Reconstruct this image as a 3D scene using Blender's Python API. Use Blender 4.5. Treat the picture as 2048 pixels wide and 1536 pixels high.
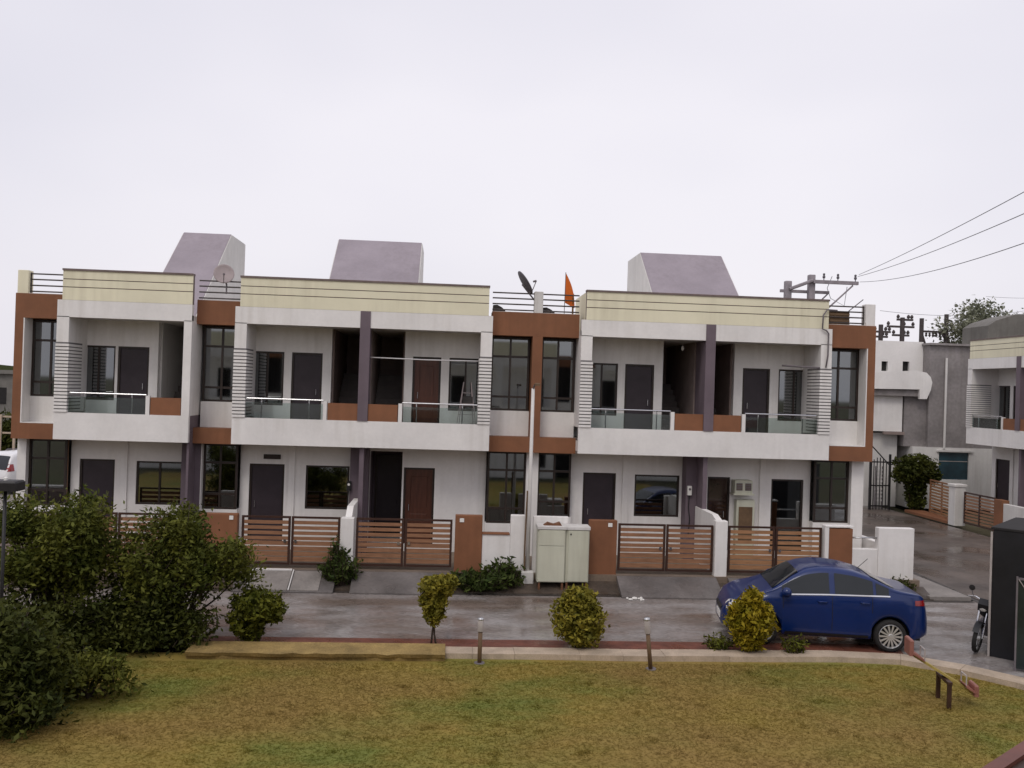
import bpy, math, random
import numpy as np
from mathutils import Vector, Matrix
R = math.radians
scene = bpy.context.scene
C = scene.collection
for o in list(bpy.data.objects): bpy.data.objects.remove(o)

# ---------------------------------------------------------------- camera
EYE = 5.05
yaw, roll, pitch = R(4.15), 0.0325, 0.0065
d = Vector((math.sin(yaw)*math.cos(pitch), math.cos(yaw)*math.cos(pitch), math.sin(pitch)))
r0 = Vector((math.cos(yaw), -math.sin(yaw), 0)); u0 = r0.cross(d)
rr = r0*math.cos(roll) + u0*math.sin(roll); uu = u0*math.cos(roll) - r0*math.sin(roll)
cam = bpy.data.cameras.new('camera'); camo = bpy.data.objects.new('camera', cam); C.objects.link(camo)
camo.matrix_world = Matrix(((rr.x, uu.x, -d.x, 0), (rr.y, uu.y, -d.y, 0), (rr.z, uu.z, -d.z, EYE), (0, 0, 0, 1)))
cam.sensor_width = 36; cam.lens = 36*1773/2048; cam.clip_end = 6000; cam.clip_start = 0.05
scene.camera = camo
# ---------------------------------------------------------------- world, sun, exposure
SUN_EL, SUN_AZ = R(52), R(205)          # azimuth clockwise from +Y; behind the camera, a little to the left
w = bpy.data.worlds.new('World'); scene.world = w; w.use_nodes = True
nt = w.node_tree; nt.nodes.clear()
def wn(t, **k):
    n = nt.nodes.new(t)
    for a, b in k.items(): setattr(n, a, b)
    return n
out = wn('ShaderNodeOutputWorld'); sky = wn('ShaderNodeTexSky'); sky.sky_type = 'NISHITA'; sky.sun_disc = False
sky.sun_elevation = SUN_EL; sky.sun_rotation = SUN_AZ; sky.dust_density = 4; sky.air_density = 1.5
b1 = wn('ShaderNodeBackground'); b1.inputs[1].default_value = 0.09
nt.links.new(sky.outputs[0], b1.inputs[0])
tc = wn('ShaderNodeTexCoord'); mp = wn('ShaderNodeMapping'); mp.inputs['Scale'].default_value = (1, 1, 2.2)
nz = wn('ShaderNodeTexNoise'); nz.inputs['Scale'].default_value = 1.3; nz.inputs['Detail'].default_value = 3; nz.inputs['Roughness'].default_value = .45
nt.links.new(tc.outputs['Generated'], mp.inputs[0]); nt.links.new(mp.outputs[0], nz.inputs[0])
cr = wn('ShaderNodeValToRGB'); cr.color_ramp.elements[0].position = .35; cr.color_ramp.elements[1].position = .68
cr.color_ramp.elements[0].color = (.72, .705, .79, 1); cr.color_ramp.elements[1].color = (.88, .85, .905, 1)
nt.links.new(nz.outputs[0], cr.inputs[0])
b2 = wn('ShaderNodeBackground'); b2.inputs[1].default_value = .95; nt.links.new(cr.outputs[0], b2.inputs[0])
mx = wn('ShaderNodeMixShader'); mx.inputs[0].default_value = .9
nt.links.new(b1.outputs[0], mx.inputs[1]); nt.links.new(b2.outputs[0], mx.inputs[2]); nt.links.new(mx.outputs[0], out.inputs[0])
sl = bpy.data.lights.new('sun', 'SUN'); sl.energy = 0.8; sl.angle = R(20); sl.color = (1, .95, .88)
so = bpy.data.objects.new('sun', sl); C.objects.link(so)
sd = Vector((math.sin(SUN_AZ)*math.cos(SUN_EL), math.cos(SUN_AZ)*math.cos(SUN_EL), math.sin(SUN_EL)))
so.rotation_euler = sd.to_track_quat('Z', 'Y').to_euler(); so.location = (0, -10, 40)
scene.view_settings.view_transform = 'Standard'; scene.view_settings.look = 'None'
scene.view_settings.gamma = 1; scene.view_settings.use_curve_mapping = False
scene.view_settings.exposure = 0.2
scene.render.engine = 'CYCLES'

# ---------------------------------------------------------------- materials
MATS = {}
def mat(name, col, rough=.7, var=.12, scale=3.0, detail=6, metal=0, bump=0, bscale=40, col2=None, streak=0, spec=.5,
        island=0, rvar=None, ior=1.45, coat=0, lo=.35, hi=.68, transl=0, stretch=(1, 1, 1), fine=0, col3=None):
    m = bpy.data.materials.new(name); m.use_nodes = True; MATS[name] = m
    N = m.node_tree.nodes; L = m.node_tree.links; p = N['Principled BSDF']
    g = N.new('ShaderNodeNewGeometry')
    mpp = N.new('ShaderNodeMapping'); mpp.inputs['Scale'].default_value = stretch; L.new(g.outputs['Position'], mpp.inputs[0])
    n = N.new('ShaderNodeTexNoise'); n.inputs['Scale'].default_value = scale; n.inputs['Detail'].default_value = detail
    n.inputs['Roughness'].default_value = .62
    L.new(mpp.outputs[0], n.inputs['Vector'])
    cr = N.new('ShaderNodeValToRGB'); e = cr.color_ramp.elements; e[0].position = lo; e[1].position = hi
    if col2 is None:
        e[0].color = tuple(c*(1-var) for c in col)+(1,); e[1].color = tuple(min(1, c*(1+var)) for c in col)+(1,)
    else:
        e[0].color = tuple(col)+(1,); e[1].color = tuple(col2)+(1,)
    L.new(n.outputs[0], cr.inputs[0]); colo = cr.outputs[0]
    if col3 is not None:
        n5 = N.new('ShaderNodeTexNoise'); n5.inputs['Scale'].default_value = scale*.55; n5.inputs['Detail'].default_value = 4; m5 = N.new('ShaderNodeMapping'); m5.inputs['Location'].default_value = (31, 17, 5); m5.inputs['Scale'].default_value = stretch
        L.new(g.outputs['Position'], m5.inputs[0]); L.new(m5.outputs[0], n5.inputs['Vector']); r5 = N.new('ShaderNodeMapRange'); r5.inputs[1].default_value = .46; r5.inputs[2].default_value = .62; L.new(n5.outputs[0], r5.inputs[0])
        x5 = N.new('ShaderNodeMix'); x5.data_type = 'RGBA'; L.new(r5.outputs[0], x5.inputs[0]); L.new(colo, x5.inputs[6]); x5.inputs[7].default_value = tuple(col3)+(1,); colo = x5.outputs[2]
    def mul(a, b, fac=1.0):
        x = N.new('ShaderNodeMix'); x.data_type = 'RGBA'; x.blend_type = 'MULTIPLY'; x.inputs[0].default_value = fac
        L.new(a, x.inputs[6]); L.new(b, x.inputs[7]); return x.outputs[2]
    if streak:
        mp2 = N.new('ShaderNodeMapping'); mp2.inputs['Scale'].default_value = (4.5, 4.5, .3); L.new(g.outputs['Position'], mp2.inputs[0])
        n2 = N.new('ShaderNodeTexNoise'); n2.inputs['Scale'].default_value = 1.4; n2.inputs['Detail'].default_value = 5; L.new(mp2.outputs[0], n2.inputs['Vector'])
        c2 = N.new('ShaderNodeValToRGB'); c2.color_ramp.elements[0].position = .3; c2.color_ramp.elements[1].position = .6
        c2.color_ramp.elements[0].color = (1-streak, 1-streak*1.08, 1-streak*1.2, 1); c2.color_ramp.elements[1].color = (1, 1, 1, 1)
        L.new(n2.outputs[0], c2.inputs[0])
        n6 = N.new('ShaderNodeTexNoise'); n6.inputs['Scale'].default_value = .55; n6.inputs['Detail'].default_value = 3; L.new(g.outputs['Position'], n6.inputs['Vector'])
        r6 = N.new('ShaderNodeMapRange'); r6.inputs[1].default_value = .4; r6.inputs[2].default_value = .62; L.new(n6.outputs[0], r6.inputs[0])
        x6 = N.new('ShaderNodeMix'); x6.data_type = 'RGBA'; L.new(r6.outputs[0], x6.inputs[0]); x6.inputs[6].default_value = (1, 1, 1, 1); L.new(c2.outputs[0], x6.inputs[7])
        colo = mul(colo, x6.outputs[2])
    if fine:
        n4 = N.new('ShaderNodeTexNoise'); n4.inputs['Scale'].default_value = scale*14; n4.inputs['Detail'].default_value = 3; L.new(mpp.outputs[0], n4.inputs['Vector'])
        c4 = N.new('ShaderNodeValToRGB'); c4.color_ramp.elements[0].position = .3; c4.color_ramp.elements[1].position = .7
        c4.color_ramp.elements[0].color = (1-fine,)*3+(1,); c4.color_ramp.elements[1].color = (1, 1, 1, 1)
        L.new(n4.outputs[0], c4.inputs[0]); colo = mul(colo, c4.outputs[0])
    if island:
        c3 = N.new('ShaderNodeValToRGB'); c3.color_ramp.elements[0].color = (1-island, 1-island, 1-island, 1)
        c3.color_ramp.elements[1].color = (1, 1, 1, 1); L.new(g.outputs['Random Per Island'], c3.inputs[0]); colo = mul(colo, c3.outputs[0])
    L.new(colo, p.inputs['Base Color'])
    p.inputs['Roughness'].default_value = rough; p.inputs['Metallic'].default_value = metal
    p.inputs['Specular IOR Level'].default_value = spec; p.inputs['IOR'].default_value = ior
    if coat: p.inputs['Coat Weight'].default_value = coat; p.inputs['Coat Roughness'].default_value = .04
    if rvar:
        n3 = N.new('ShaderNodeTexNoise'); n3.inputs['Scale'].default_value = rvar[2]; n3.inputs['Detail'].default_value = 5; L.new(mpp.outputs[0], n3.inputs['Vector'])
        mr = N.new('ShaderNodeMapRange'); mr.inputs[1].default_value = .38; mr.inputs[2].default_value = .62
        mr.inputs[3].default_value = rvar[0]; mr.inputs[4].default_value = rvar[1]; L.new(n3.outputs[0], mr.inputs[0]); L.new(mr.outputs[0], p.inputs['Roughness'])
    if bump:
        nb = N.new('ShaderNodeTexNoise'); nb.inputs['Scale'].default_value = bscale; nb.inputs['Detail'].default_value = 4; L.new(g.outputs['Position'], nb.inputs['Vector'])
        bp = N.new('ShaderNodeBump'); bp.inputs['Strength'].default_value = bump; bp.inputs['Distance'].default_value = .02
        L.new(nb.outputs[0], bp.inputs['Height']); L.new(bp.outputs[0], p.inputs['Normal'])
    if transl:
        t = N.new('ShaderNodeBsdfTranslucent'); L.new(colo, t.inputs[0]); ms = N.new('ShaderNodeMixShader'); ms.inputs[0].default_value = transl
        L.new(p.outputs[0], ms.inputs[1]); L.new(t.outputs[0], ms.inputs[2]); L.new(ms.outputs[0], N['Material Output'].inputs[0])
    return m
def clear_glass(name, tint, fac):
    m = bpy.data.materials.new(name); m.use_nodes = True; MATS[name] = m
    N = m.node_tree.nodes; L = m.node_tree.links; N.remove(N['Principled BSDF'])
    t = N.new('ShaderNodeBsdfTransparent'); t.inputs[0].default_value = tint+(1,)
    g = N.new('ShaderNodeBsdfGlossy'); g.inputs['Roughness'].default_value = .03; g.inputs[0].default_value = (.9, .95, .95, 1)
    f = N.new('ShaderNodeFresnel'); f.inputs[0].default_value = 1.5
    ad = N.new('ShaderNodeMath'); ad.operation = 'ADD'; ad.inputs[1].default_value = fac; L.new(f.outputs[0], ad.inputs[0])
    ms = N.new('ShaderNodeMixShader'); L.new(ad.outputs[0], ms.inputs[0]); L.new(t.outputs[0], ms.inputs[1]); L.new(g.outputs[0], ms.inputs[2])
    L.new(ms.outputs[0], N['Material Output'].inputs[0])
mat('white', (.80, .775, .75), .75, .06, .8, streak=.12, fine=.04, bump=.05, bscale=60)
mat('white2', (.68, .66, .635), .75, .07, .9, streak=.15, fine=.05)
mat('cream', (.78, .735, .55), .75, .06, .7, streak=.12)
mat('coping', (.17, .13, .12), .8, .2, 4)
mat('terra', (.225, .093, .043), .7, .16, 1.1, streak=.14)
mat('purple', (.15, .115, .135), .7, .1, 1.5, streak=.15)
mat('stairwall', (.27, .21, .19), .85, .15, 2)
mat('stone_step', (.13, .11, .10), .6, .15, 3)
mat('mumty', (.315, .275, .305), .85, .09, 1.0, streak=.12, fine=.06)
mat('mumtydark', (.17, .16, .145), .85, .2, 1.0, streak=.2)
mat('frame', (.028, .018, .014), .45, .2, 6)
mat('alu', (.55, .55, .56), .35, .08, 5, metal=.9)
clear_glass_later = 1
mat('gapshade', (.16, .15, .15), .8, .1)  # dark grey: shade between the cladding strips put into the colour
mat('curtain', (.50, .46, .40), .85, .1, 3)
mat('curtain2', (.30, .29, .31), .85, .1, 3)
mat('curtain3', (.33, .20, .12), .85, .15, 3)
mat('pane_brown', (.05, .03, .024), .05, .4, 1.3, spec=1.0, ior=1.55)
mat('doorleaf', (.040, .030, .036), .45, .12, 3, spec=.4)
mat('doorbrown', (.085, .03, .018), .4, .2, 3, stretch=(6, 6, .6))
mat('void', (.02, .018, .018), .9, .1)
mat('steel', (.62, .62, .63), .25, .05, 6, metal=1)
mat('pipe', (.05, .038, .034), .5, .2, 8)
mat('gateframe', (.045, .018, .011), .5, .2, 5)
mat('gateslat', (.28, .14, .075), .5, .2, 3, stretch=(1, 1, 8), streak=.1)
mat('gateslat2', (.34, .175, .085), .5, .2, 3, stretch=(1, 1, 8), streak=.1)
mat('plaque', (.8, .78, .74), .4, .05)
mat('cabinet', (.56, .56, .45), .55, .05, 1.5, streak=.2)
mat('rust', (.16, .07, .035), .85, .3, 9)
mat('concrete', (.26, .235, .215), .8, .2, 1.2, fine=.18, streak=0)
mat('wetconc', (.15, .135, .128), .5, .3, 1.0, fine=.2, rvar=(.18, .6, 1.3), spec=.5)
mat('yard', (.20, .15, .11), .7, .2, 1.3, fine=.2)
mat('road', (.23, .195, .175), .4, .3, 1.1, fine=.42, col2=(.42, .395, .385), col3=(.20, .155, .128), rvar=(.05, .55, 1.4), bump=.16, bscale=11, spec=.55, stretch=(.6, 1.2, 1))
mat('street', (.115, .09, .075), .5, .35, .5, fine=.25, rvar=(.12, .6, .4), bump=.15, bscale=18, spec=.5)
mat('drain', (.05, .042, .036), .6, .3, 3, rvar=(.15, .7, 2))
mat('mud', (.075, .055, .04), .75, .4, 1.6, fine=.3, bump=.4, bscale=14, rvar=(.3, .9, 2))
mat('redpaver', (.165, .058, .038), .6, .3, 3, fine=.25, rvar=(.25, .7, 2))
mat('kerb', (.50, .40, .30), .7, .18, 2.5, fine=.2)
mat('kerbside', (.16, .105, .06), .85, .25, 2.5, fine=.3)
mat('ochre', (.34, .235, .085), .85, .3, 2.2, fine=.35, bump=.3, bscale=18, col2=None)
mat('earth', (.10, .085, .045), .95, .4, .05, fine=.3, col2=(.075, .085, .03))
mat('lawn', (.27, .195, .040), .95, .3, .42, fine=.12, col2=(.155, .17, .030), col3=(.26, .17, .045), bump=.15, bscale=30, lo=.42, hi=.66, stretch=(.8, 1.3, 1))
mat('grass', (.275, .204, .044), .9, .3, .42, col2=(.165, .178, .034), col3=(.265, .182, .058), island=.16, lo=.42, hi=.66, stretch=(.8, 1.3, 1), transl=.4, spec=.05)
mat('leaf_dark', (.080, .104, .020), .6, .3, 1.5, col2=(.20, .20, .034), island=.62, transl=.22, spec=.12)
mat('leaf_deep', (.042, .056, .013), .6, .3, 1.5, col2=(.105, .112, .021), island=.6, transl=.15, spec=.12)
mat('leaf_mid', (.09, .11, .016), .5, .3, 3, col2=(.21, .21, .028), island=.6, transl=.25, spec=.12)
mat('leaf_yel', (.19, .185, .028), .45, .3, 4, col2=(.44, .36, .055), island=.55, transl=.25, spec=.12)
mat('leaf_gold', (.25, .22, .018), .45, .3, 4, col2=(.52, .38, .03), island=.5, transl=.25, spec=.12)
mat('leaf_weed', (.045, .075, .018), .55, .3, 3, col2=(.10, .12, .03), island=.5, transl=.25, spec=.12)
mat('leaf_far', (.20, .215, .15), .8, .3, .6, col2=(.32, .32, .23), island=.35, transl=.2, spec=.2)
mat('bark', (.06, .042, .03), .9, .3, 8, bump=.5, bscale=30)
mat('bluepaint', (.0015, .017, .105), .3, .06, 3, spec=.4, coat=.45)
mat('whitepaint', (.72, .71, .71), .3, .03, 3, coat=.6)
mat('carglass', (.014, .018, .022), .05, .1, 2, spec=.45, ior=1.5)
mat('tyre', (.018, .017, .017), .85, .2, 12)
mat('chrome', (.72, .72, .74), .18, .03, 5, metal=1)
mat('alloy', (.66, .66, .66), .4, .06, 6, metal=.8)
mat('blackplastic', (.014, .013, .014), .5, .2, 8)
mat('tailred', (.26, .010, .010), .15, .15, 8, coat=.6)
mat('lampclear', (.75, .74, .72), .12, .05, 8, coat=.6)
mat('blackpanel', (.010, .010, .013), .45, .4, 1.5)
mat('greenpanel', (.018, .027, .026), .25, .3, 2.0, spec=.6)
mat('palemetal', (.42, .38, .36), .5, .1, 5)
mat('greymetal', (.16, .14, .15), .55, .15, 4)
mat('polegrey', (.30, .27, .29), .7, .2, 3, streak=.2)
mat('darkpole', (.075, .06, .06), .8, .2, 3)
mat('wire', (.22, .22, .24), .7, .05)
mat('dishwhite', (.36, .30, .30), .6, .1, 4)
mat('dishgrey', (.11, .10, .115), .6, .15, 4)
mat('orange', (.72, .16, .025), .75, .1, 3, transl=.3)
mat('bamboo', (.22, .12, .03), .7, .2, 8)
mat('tarpaulin', (.045, .04, .038), .8, .3, 4)
mat('boxbrown', (.14, .085, .045), .7, .2, 4)
mat('pinkplastic', (.28, .115, .09), .5, .15, 4)
mat('yellowpaint', (.38, .29, .08), .5, .25, 8)
mat('brownpaint', (.05, .022, .013), .55, .2, 6)
mat('redbrown', (.13, .035, .02), .5, .2, 6)
mat('unplastered', (.29, .265, .26), .9, .22, .5, streak=.25, fine=.2)
mat('tealglass', (.015, .045, .06), .1, .4, 1.0, spec=.8)
mat('olive', (.16, .16, .10), .85, .15, 1)
mat('farhedge', (.05, .062, .02), .9, .4, .6)
mat('ropewhite', (.62, .60, .60), .6, .05)
mat('mud_stone', (.42, .38, .33), .8, .3, 6)
clear_glass('railglass', (.78, .84, .83), .03)
clear_glass('pane', (.26, .25, .26), .17)

# ---------------------------------------------------------------- mesh helpers
class MB:
    def __init__(s): s.v = []; s.f = []
    def add(s, vs, fs):
        b = len(s.v); s.v += [tuple(v) for v in vs]; s.f += [tuple(b+i for i in f) for f in fs]; return s
    def box(s, x0, x1, y0, y1, z0, z1):
        if x0 > x1: x0, x1 = x1, x0
        return s.add([(x0, y0, z0), (x1, y0, z0), (x1, y1, z0), (x0, y1, z0), (x0, y0, z1), (x1, y0, z1), (x1, y1, z1), (x0, y1, z1)],
                     [(0, 3, 2, 1), (4, 5, 6, 7), (0, 1, 5, 4), (1, 2, 6, 5), (2, 3, 7, 6), (3, 0, 4, 7)])
    def bbox(s, x0, x1, y0, y1, z0, z1, b=.01):      # box with chamfered vertical and top edges
        if x0 > x1: x0, x1 = x1, x0
        def ring(e, z): return [(x0+e+b, y0+e, z), (x1-e-b, y0+e, z), (x1-e, y0+e+b, z), (x1-e, y1-e-b, z), (x1-e-b, y1-e, z), (x0+e+b, y1-e, z), (x0+e, y1-e-b, z), (x0+e, y0+e+b, z)]
        vs = ring(0, z0)+ring(0, z1-b)+ring(b*.7, z1)
        fs = [tuple(range(7, -1, -1)), tuple(range(16, 24))]
        for k in (0, 8):
            for i in range(8): j = (i+1) % 8; fs.append((k+i, k+j, k+8+j, k+8+i))
        return s.add(vs, fs)
    def tube(s, pts, r, n=8, cap=True):
        pts = [Vector(p) for p in pts]; m = len(pts)
        rs = r if isinstance(r, (list, tuple)) else [r]*m
        vs = []; up = None
        for i, p in enumerate(pts):
            t = (pts[min(i+1, m-1)]-pts[max(i-1, 0)])
            if t.length < 1e-9: t = Vector((0, 0, 1))
            t.normalize()
            if up is None:
                a = Vector((0, 0, 1)) if abs(t.z) < .9 else Vector((1, 0, 0)); up = (a-t*a.dot(t)).normalized()
            else:
                up = up-t*up.dot(t)
                up = up.normalized() if up.length > 1e-6 else Vector((1, 0, 0))
            sd = t.cross(up)
            for k in range(n):
                a = 2*math.pi*k/n; vs.append(p+(up*math.cos(a)+sd*math.sin(a))*rs[i])
        fs = [(i*n+k, i*n+(k+1) % n, (i+1)*n+(k+1) % n, (i+1)*n+k) for i in range(m-1) for k in range(n)]
        if cap: fs += [tuple(range(n-1, -1, -1)), tuple((m-1)*n+k for k in range(n))]
        return s.add(vs, fs)
    def lathe(s, prof, n=20, o=(0, 0, 0), ax=(0, 0, 1)):
        ax = Vector(ax).normalized(); a = Vector((0, 0, 1)) if abs(ax.z) < .9 else Vector((1, 0, 0))
        e1 = (a-ax*a.dot(ax)).normalized(); e2 = ax.cross(e1); o = Vector(o); vs = []
        for (q, h) in prof:
            for k in range(n):
                t = 2*math.pi*k/n; vs.append(o+ax*h+(e1*math.cos(t)+e2*math.sin(t))*q)
        m = len(prof)
        return s.add(vs, [(i*n+k, i*n+(k+1) % n, (i+1)*n+(k+1) % n, (i+1)*n+k) for i in range(m-1) for k in range(n)])
    def prism(s, poly, a, b, axis='y'):             # poly in the two other axes
        n = len(poly)
        def P(p, t):
            return {'y': (p[0], t, p[1]), 'x': (t, p[0], p[1]), 'z': (p[0], p[1], t)}[axis]
        return s.add([P(p, a) for p in poly]+[P(p, b) for p in poly],
                     [tuple(range(n-1, -1, -1)), tuple(range(n, 2*n))]+[(i, (i+1) % n, n+(i+1) % n, n+i) for i in range(n)])
    def wall(s, x0, x1, z0, z1, y0, y1, ops):         # wall in the xz plane with rectangular openings
        if x0 > x1: x0, x1 = x1, x0
        ops = [(min(a, b), max(a, b), c, e) for a, b, c, e in ops]
        xs = sorted({x0, x1} | {v for o in ops for v in o[:2] if x0 < v < x1}); zs = sorted({z0, z1} | {v for o in ops for v in o[2:] if z0 < v < z1})
        nx, nz = len(xs)-1, len(zs)-1
        def solid(i, k):
            if i < 0 or k < 0 or i >= nx or k >= nz: return False
            cx, cz = (xs[i]+xs[i+1])/2, (zs[k]+zs[k+1])/2
            return not any(o[0] < cx < o[1] and o[2] < cz < o[3] for o in ops)
        for i in range(nx):
            for k in range(nz):
                if not solid(i, k): continue
                a, b, c, e = xs[i], xs[i+1], zs[k], zs[k+1]
                s.add([(a, y0, c), (b, y0, c), (b, y0, e), (a, y0, e), (a, y1, c), (b, y1, c), (b, y1, e), (a, y1, e)],
                      [(0, 1, 2, 3), (7, 6, 5, 4)] + ([(0, 3, 7, 4)] if not solid(i-1, k) else []) + ([(1, 5, 6, 2)] if not solid(i+1, k) else [])
                      + ([(0, 4, 5, 1)] if not solid(i, k-1) else []) + ([(3, 2, 6, 7)] if not solid(i, k+1) else []))
        return s
def link(name, me, m, parent=None, loc=(0, 0, 0)):
    o = bpy.data.objects.new(name, me); C.objects.link(o)
    if m is not None and len(me.materials) == 0: me.materials.append(MATS[m])
    o.location = loc
    if parent is not None: o.parent = parent
    return o
ORG = {}
def obj(name, mb, m, parent=None, smooth=False, origin=None):
    """one mesh object; its origin sits at the bottom centre of its shape, coordinates are those of its root"""
    V = np.array(mb.v, float)
    if origin is None:
        lo, hi = V.min(0), V.max(0); origin = ((lo[0]+hi[0])/2, (lo[1]+hi[1])/2, lo[2])
    origin = np.array(origin, float)
    me = bpy.data.meshes.new(name); me.from_pydata([tuple(v) for v in V-origin], [], mb.f)
    me.update()
    if smooth: me.polygons.foreach_set('use_smooth', [True]*len(me.polygons))
    base = np.array(ORG.get(parent.name, (0, 0, 0))) if parent is not None else np.zeros(3)
    o = link(name, me, m, parent, tuple(origin-base)); ORG[o.name] = tuple(origin)
    return o
def fixn(o):
    import bmesh
    bm = bmesh.new(); bm.from_mesh(o.data); bmesh.ops.recalc_face_normals(bm, faces=bm.faces); bm.to_mesh(o.data); bm.free(); return o
def thing(name, label, cat, loc=(0, 0, 0), rz=0, group=None, local=True):
    o = bpy.data.objects.new(name, None); C.objects.link(o); o.empty_display_size = .2
    o.location = loc; o.rotation_euler = (0, 0, rz); o['label'] = label; o['category'] = cat
    if group: o['group'] = group
    ORG[o.name] = (0, 0, 0) if local else tuple(loc)
    return o
def tag(o, label, cat, group=None):
    o['label'] = label; o['category'] = cat
    if group: o['group'] = group
    return o
def struct(name, mb, m, parent=None):
    o = obj(name, mb, m, parent)
    if parent is None: o['kind'] = 'structure'
    return o
def stuff(o, label=None, cat=None):
    o['kind'] = 'stuff'
    if label: o['label'] = label; o['category'] = cat
    return o
def inst(src, parent, loc, name=None):
    o = src.copy(); C.objects.link(o); o.parent = parent; o.location = loc
    if name: o.name = name
    return o
def quads(name, V, m, parent=None, loc=(0, 0, 0), tri=False):
    k = 3 if tri else 4; n = len(V)//k
    me = bpy.data.meshes.new(name); me.vertices.add(n*k); me.vertices.foreach_set('co', np.asarray(V, dtype=np.float32).ravel())
    me.loops.add(n*k); me.loops.foreach_set('vertex_index', np.arange(n*k, dtype=np.int32))
    me.polygons.add(n); me.polygons.foreach_set('loop_start', np.arange(0, n*k, k, dtype=np.int32))
    me.update(calc_edges=True); me.validate()
    return link(name, me, m, parent, loc)

# ---------------------------------------------------------------- ground, road, lawn
def ground_sheet(name, pts, z, m):
    mb = MB(); mb.add([(x, y, z) for x, y in pts], [tuple(range(len(pts)))]); return struct(name, mb, m)
def slab(name, x0, x1, y0, y1, z0, z1, m): return struct(name, MB().box(x0, x1, y0, y1, z0, z1), m)
ground_sheet('ground', [(-3000, -3000), (3000, -3000), (3000, 3000), (-3000, 3000)], -.2, 'earth')
LAWN_Z = -.05
kerb_c = [(-.2, 16.95), (2, 16.93), (4, 16.9), (6, 16.93), (8, 16.97), (8.9, 16.9), (9.6, 16.55), (10.2, 15.95), (10.75, 15.25), (11.2, 14.5), (11.5, 13.6)]
def off(path, dd):
    outp = []
    for i, p in enumerate(path):
        a = path[max(i-1, 0)]; b = path[min(i+1, len(path)-1)]
        t = Vector((b[0]-a[0], b[1]-a[1])).normalized(); outp.append((p[0]-t.y*dd, p[1]+t.x*dd))
    return outp
ground_sheet('lawn', [(-16, 1), (11.5, 1)]+[p for p in reversed(kerb_c)]+[(-16, 16.95)], LAWN_Z, 'lawn')
ground_sheet('road', [(-40, 17.85), (9.3, 17.85), (9.3, 17.15), (9.9, 16.75), (10.6, 16.0), (11.3, 14.9), (11.7, 13.6), (11.7, 8), (40, 8), (40, 21.9), (-40, 21.9)], 0, 'road')
ground_sheet('cross_street', [(13.9, 21.9), (20.9, 21.9), (20.9, 90), (13.9, 90)], .004, 'street')
rp = ground_sheet('paver_strip', [(-16, 17.22), (9.3, 17.2), (9.5, 17.86), (-16, 17.86)], .008, 'redpaver')
# kerb along the lawn, one stone after another
kl, kr = off(kerb_c, .27), off(kerb_c, -.27)
kerb = thing('kerb', 'pale kerb of flat stones curving along the edge of the lawn', 'kerb', (4, 16.9, 0), local=False)
def interp(path, s):
    acc = 0
    for a, b in zip(path[:-1], path[1:]):
        L = math.hypot(b[0]-a[0], b[1]-a[1])
        if acc+L >= s: t = (s-acc)/L; return (a[0]+(b[0]-a[0])*t, a[1]+(b[1]-a[1])*t), ((b[0]-a[0])/L, (b[1]-a[1])/L)
        acc += L
    return path[-1], ((path[-1][0]-path[-2][0])/L, (path[-1][1]-path[-2][1])/L)
tot = sum(math.hypot(b[0]-a[0], b[1]-a[1]) for a, b in zip(kerb_c[:-1], kerb_c[1:]))
random.seed(4); s0 = 0.0
while s0 < tot-.2:
    L = min(random.uniform(.7, 1.3), tot-s0); (ax, ay), ta = interp(kerb_c, s0+.0025); (bx, by), tb = interp(kerb_c, s0+L-.0025)
    h = .055+random.uniform(-.004, .004); jw = random.uniform(-.008, .008); mb = MB(); ring = []
    for (px, py), t, in (((ax, ay), ta), ((bx, by), tb)):
        ring.append([(px-t[1]*q, py+t[0]*q) for q in (-.19+jw, .25+jw)])
    (a0, a1), (b0, b1) = ring
    mb.add([(*a0, LAWN_Z-.08), (*b0, LAWN_Z-.08), (*b1, LAWN_Z-.08), (*a1, LAWN_Z-.08), (*a0, h), (*b0, h), (*b1, h), (*a1, h)],
           [(0, 3, 2, 1), (4, 5, 6, 7), (0, 1, 5, 4), (1, 2, 6, 5), (2, 3, 7, 6), (3, 0, 4, 7)])
    obj('kerb_stone', mb, 'kerb', kerb); s0 += L
# raised mossy ledge on the left of the kerb
mb = MB(); random.seed(8); n = 22; top = []; x0, x1 = -4.6, .12
fr = [(x0+(x1-x0)*i/n, 16.52+random.uniform(-.035, .03), .09+random.uniform(-.012, .012)) for i in range(n+1)]
bk = [(x0+(x1-x0)*i/n, 17.18, .11) for i in range(n+1)]
lo = [(x, y+.03, .02) for x, y, z in fr]; bt = [(x, 16.60, LAWN_Z-.05) for x, y, z in fr]; lo2 = [(x, 16.58, .02) for x, y, z in fr]; bb = [(x, 17.18, LAWN_Z-.05) for x, y, z in fr]
vs = bk+fr+lo+lo2+bt; q = n+1
fs = [(k*q+i, (k+1)*q+i, (k+1)*q+i+1, k*q+i+1) for k in range(4) for i in range(n)]
vs += bb; fs += [(i, i+1, 5*q+i+1, 5*q+i) for i in range(n)]
fs += [(n, q+n, 2*q+n, 3*q+n, 4*q+n, 5*q+n), (5*q, 4*q, 3*q, 2*q, q, 0)]
mb.add(vs, fs); lg = fixn(obj('stone_ledge', mb, 'ochre')); tag(lg, 'low moss-stained ochre ledge between the lawn and the road', 'ledge')
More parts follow.
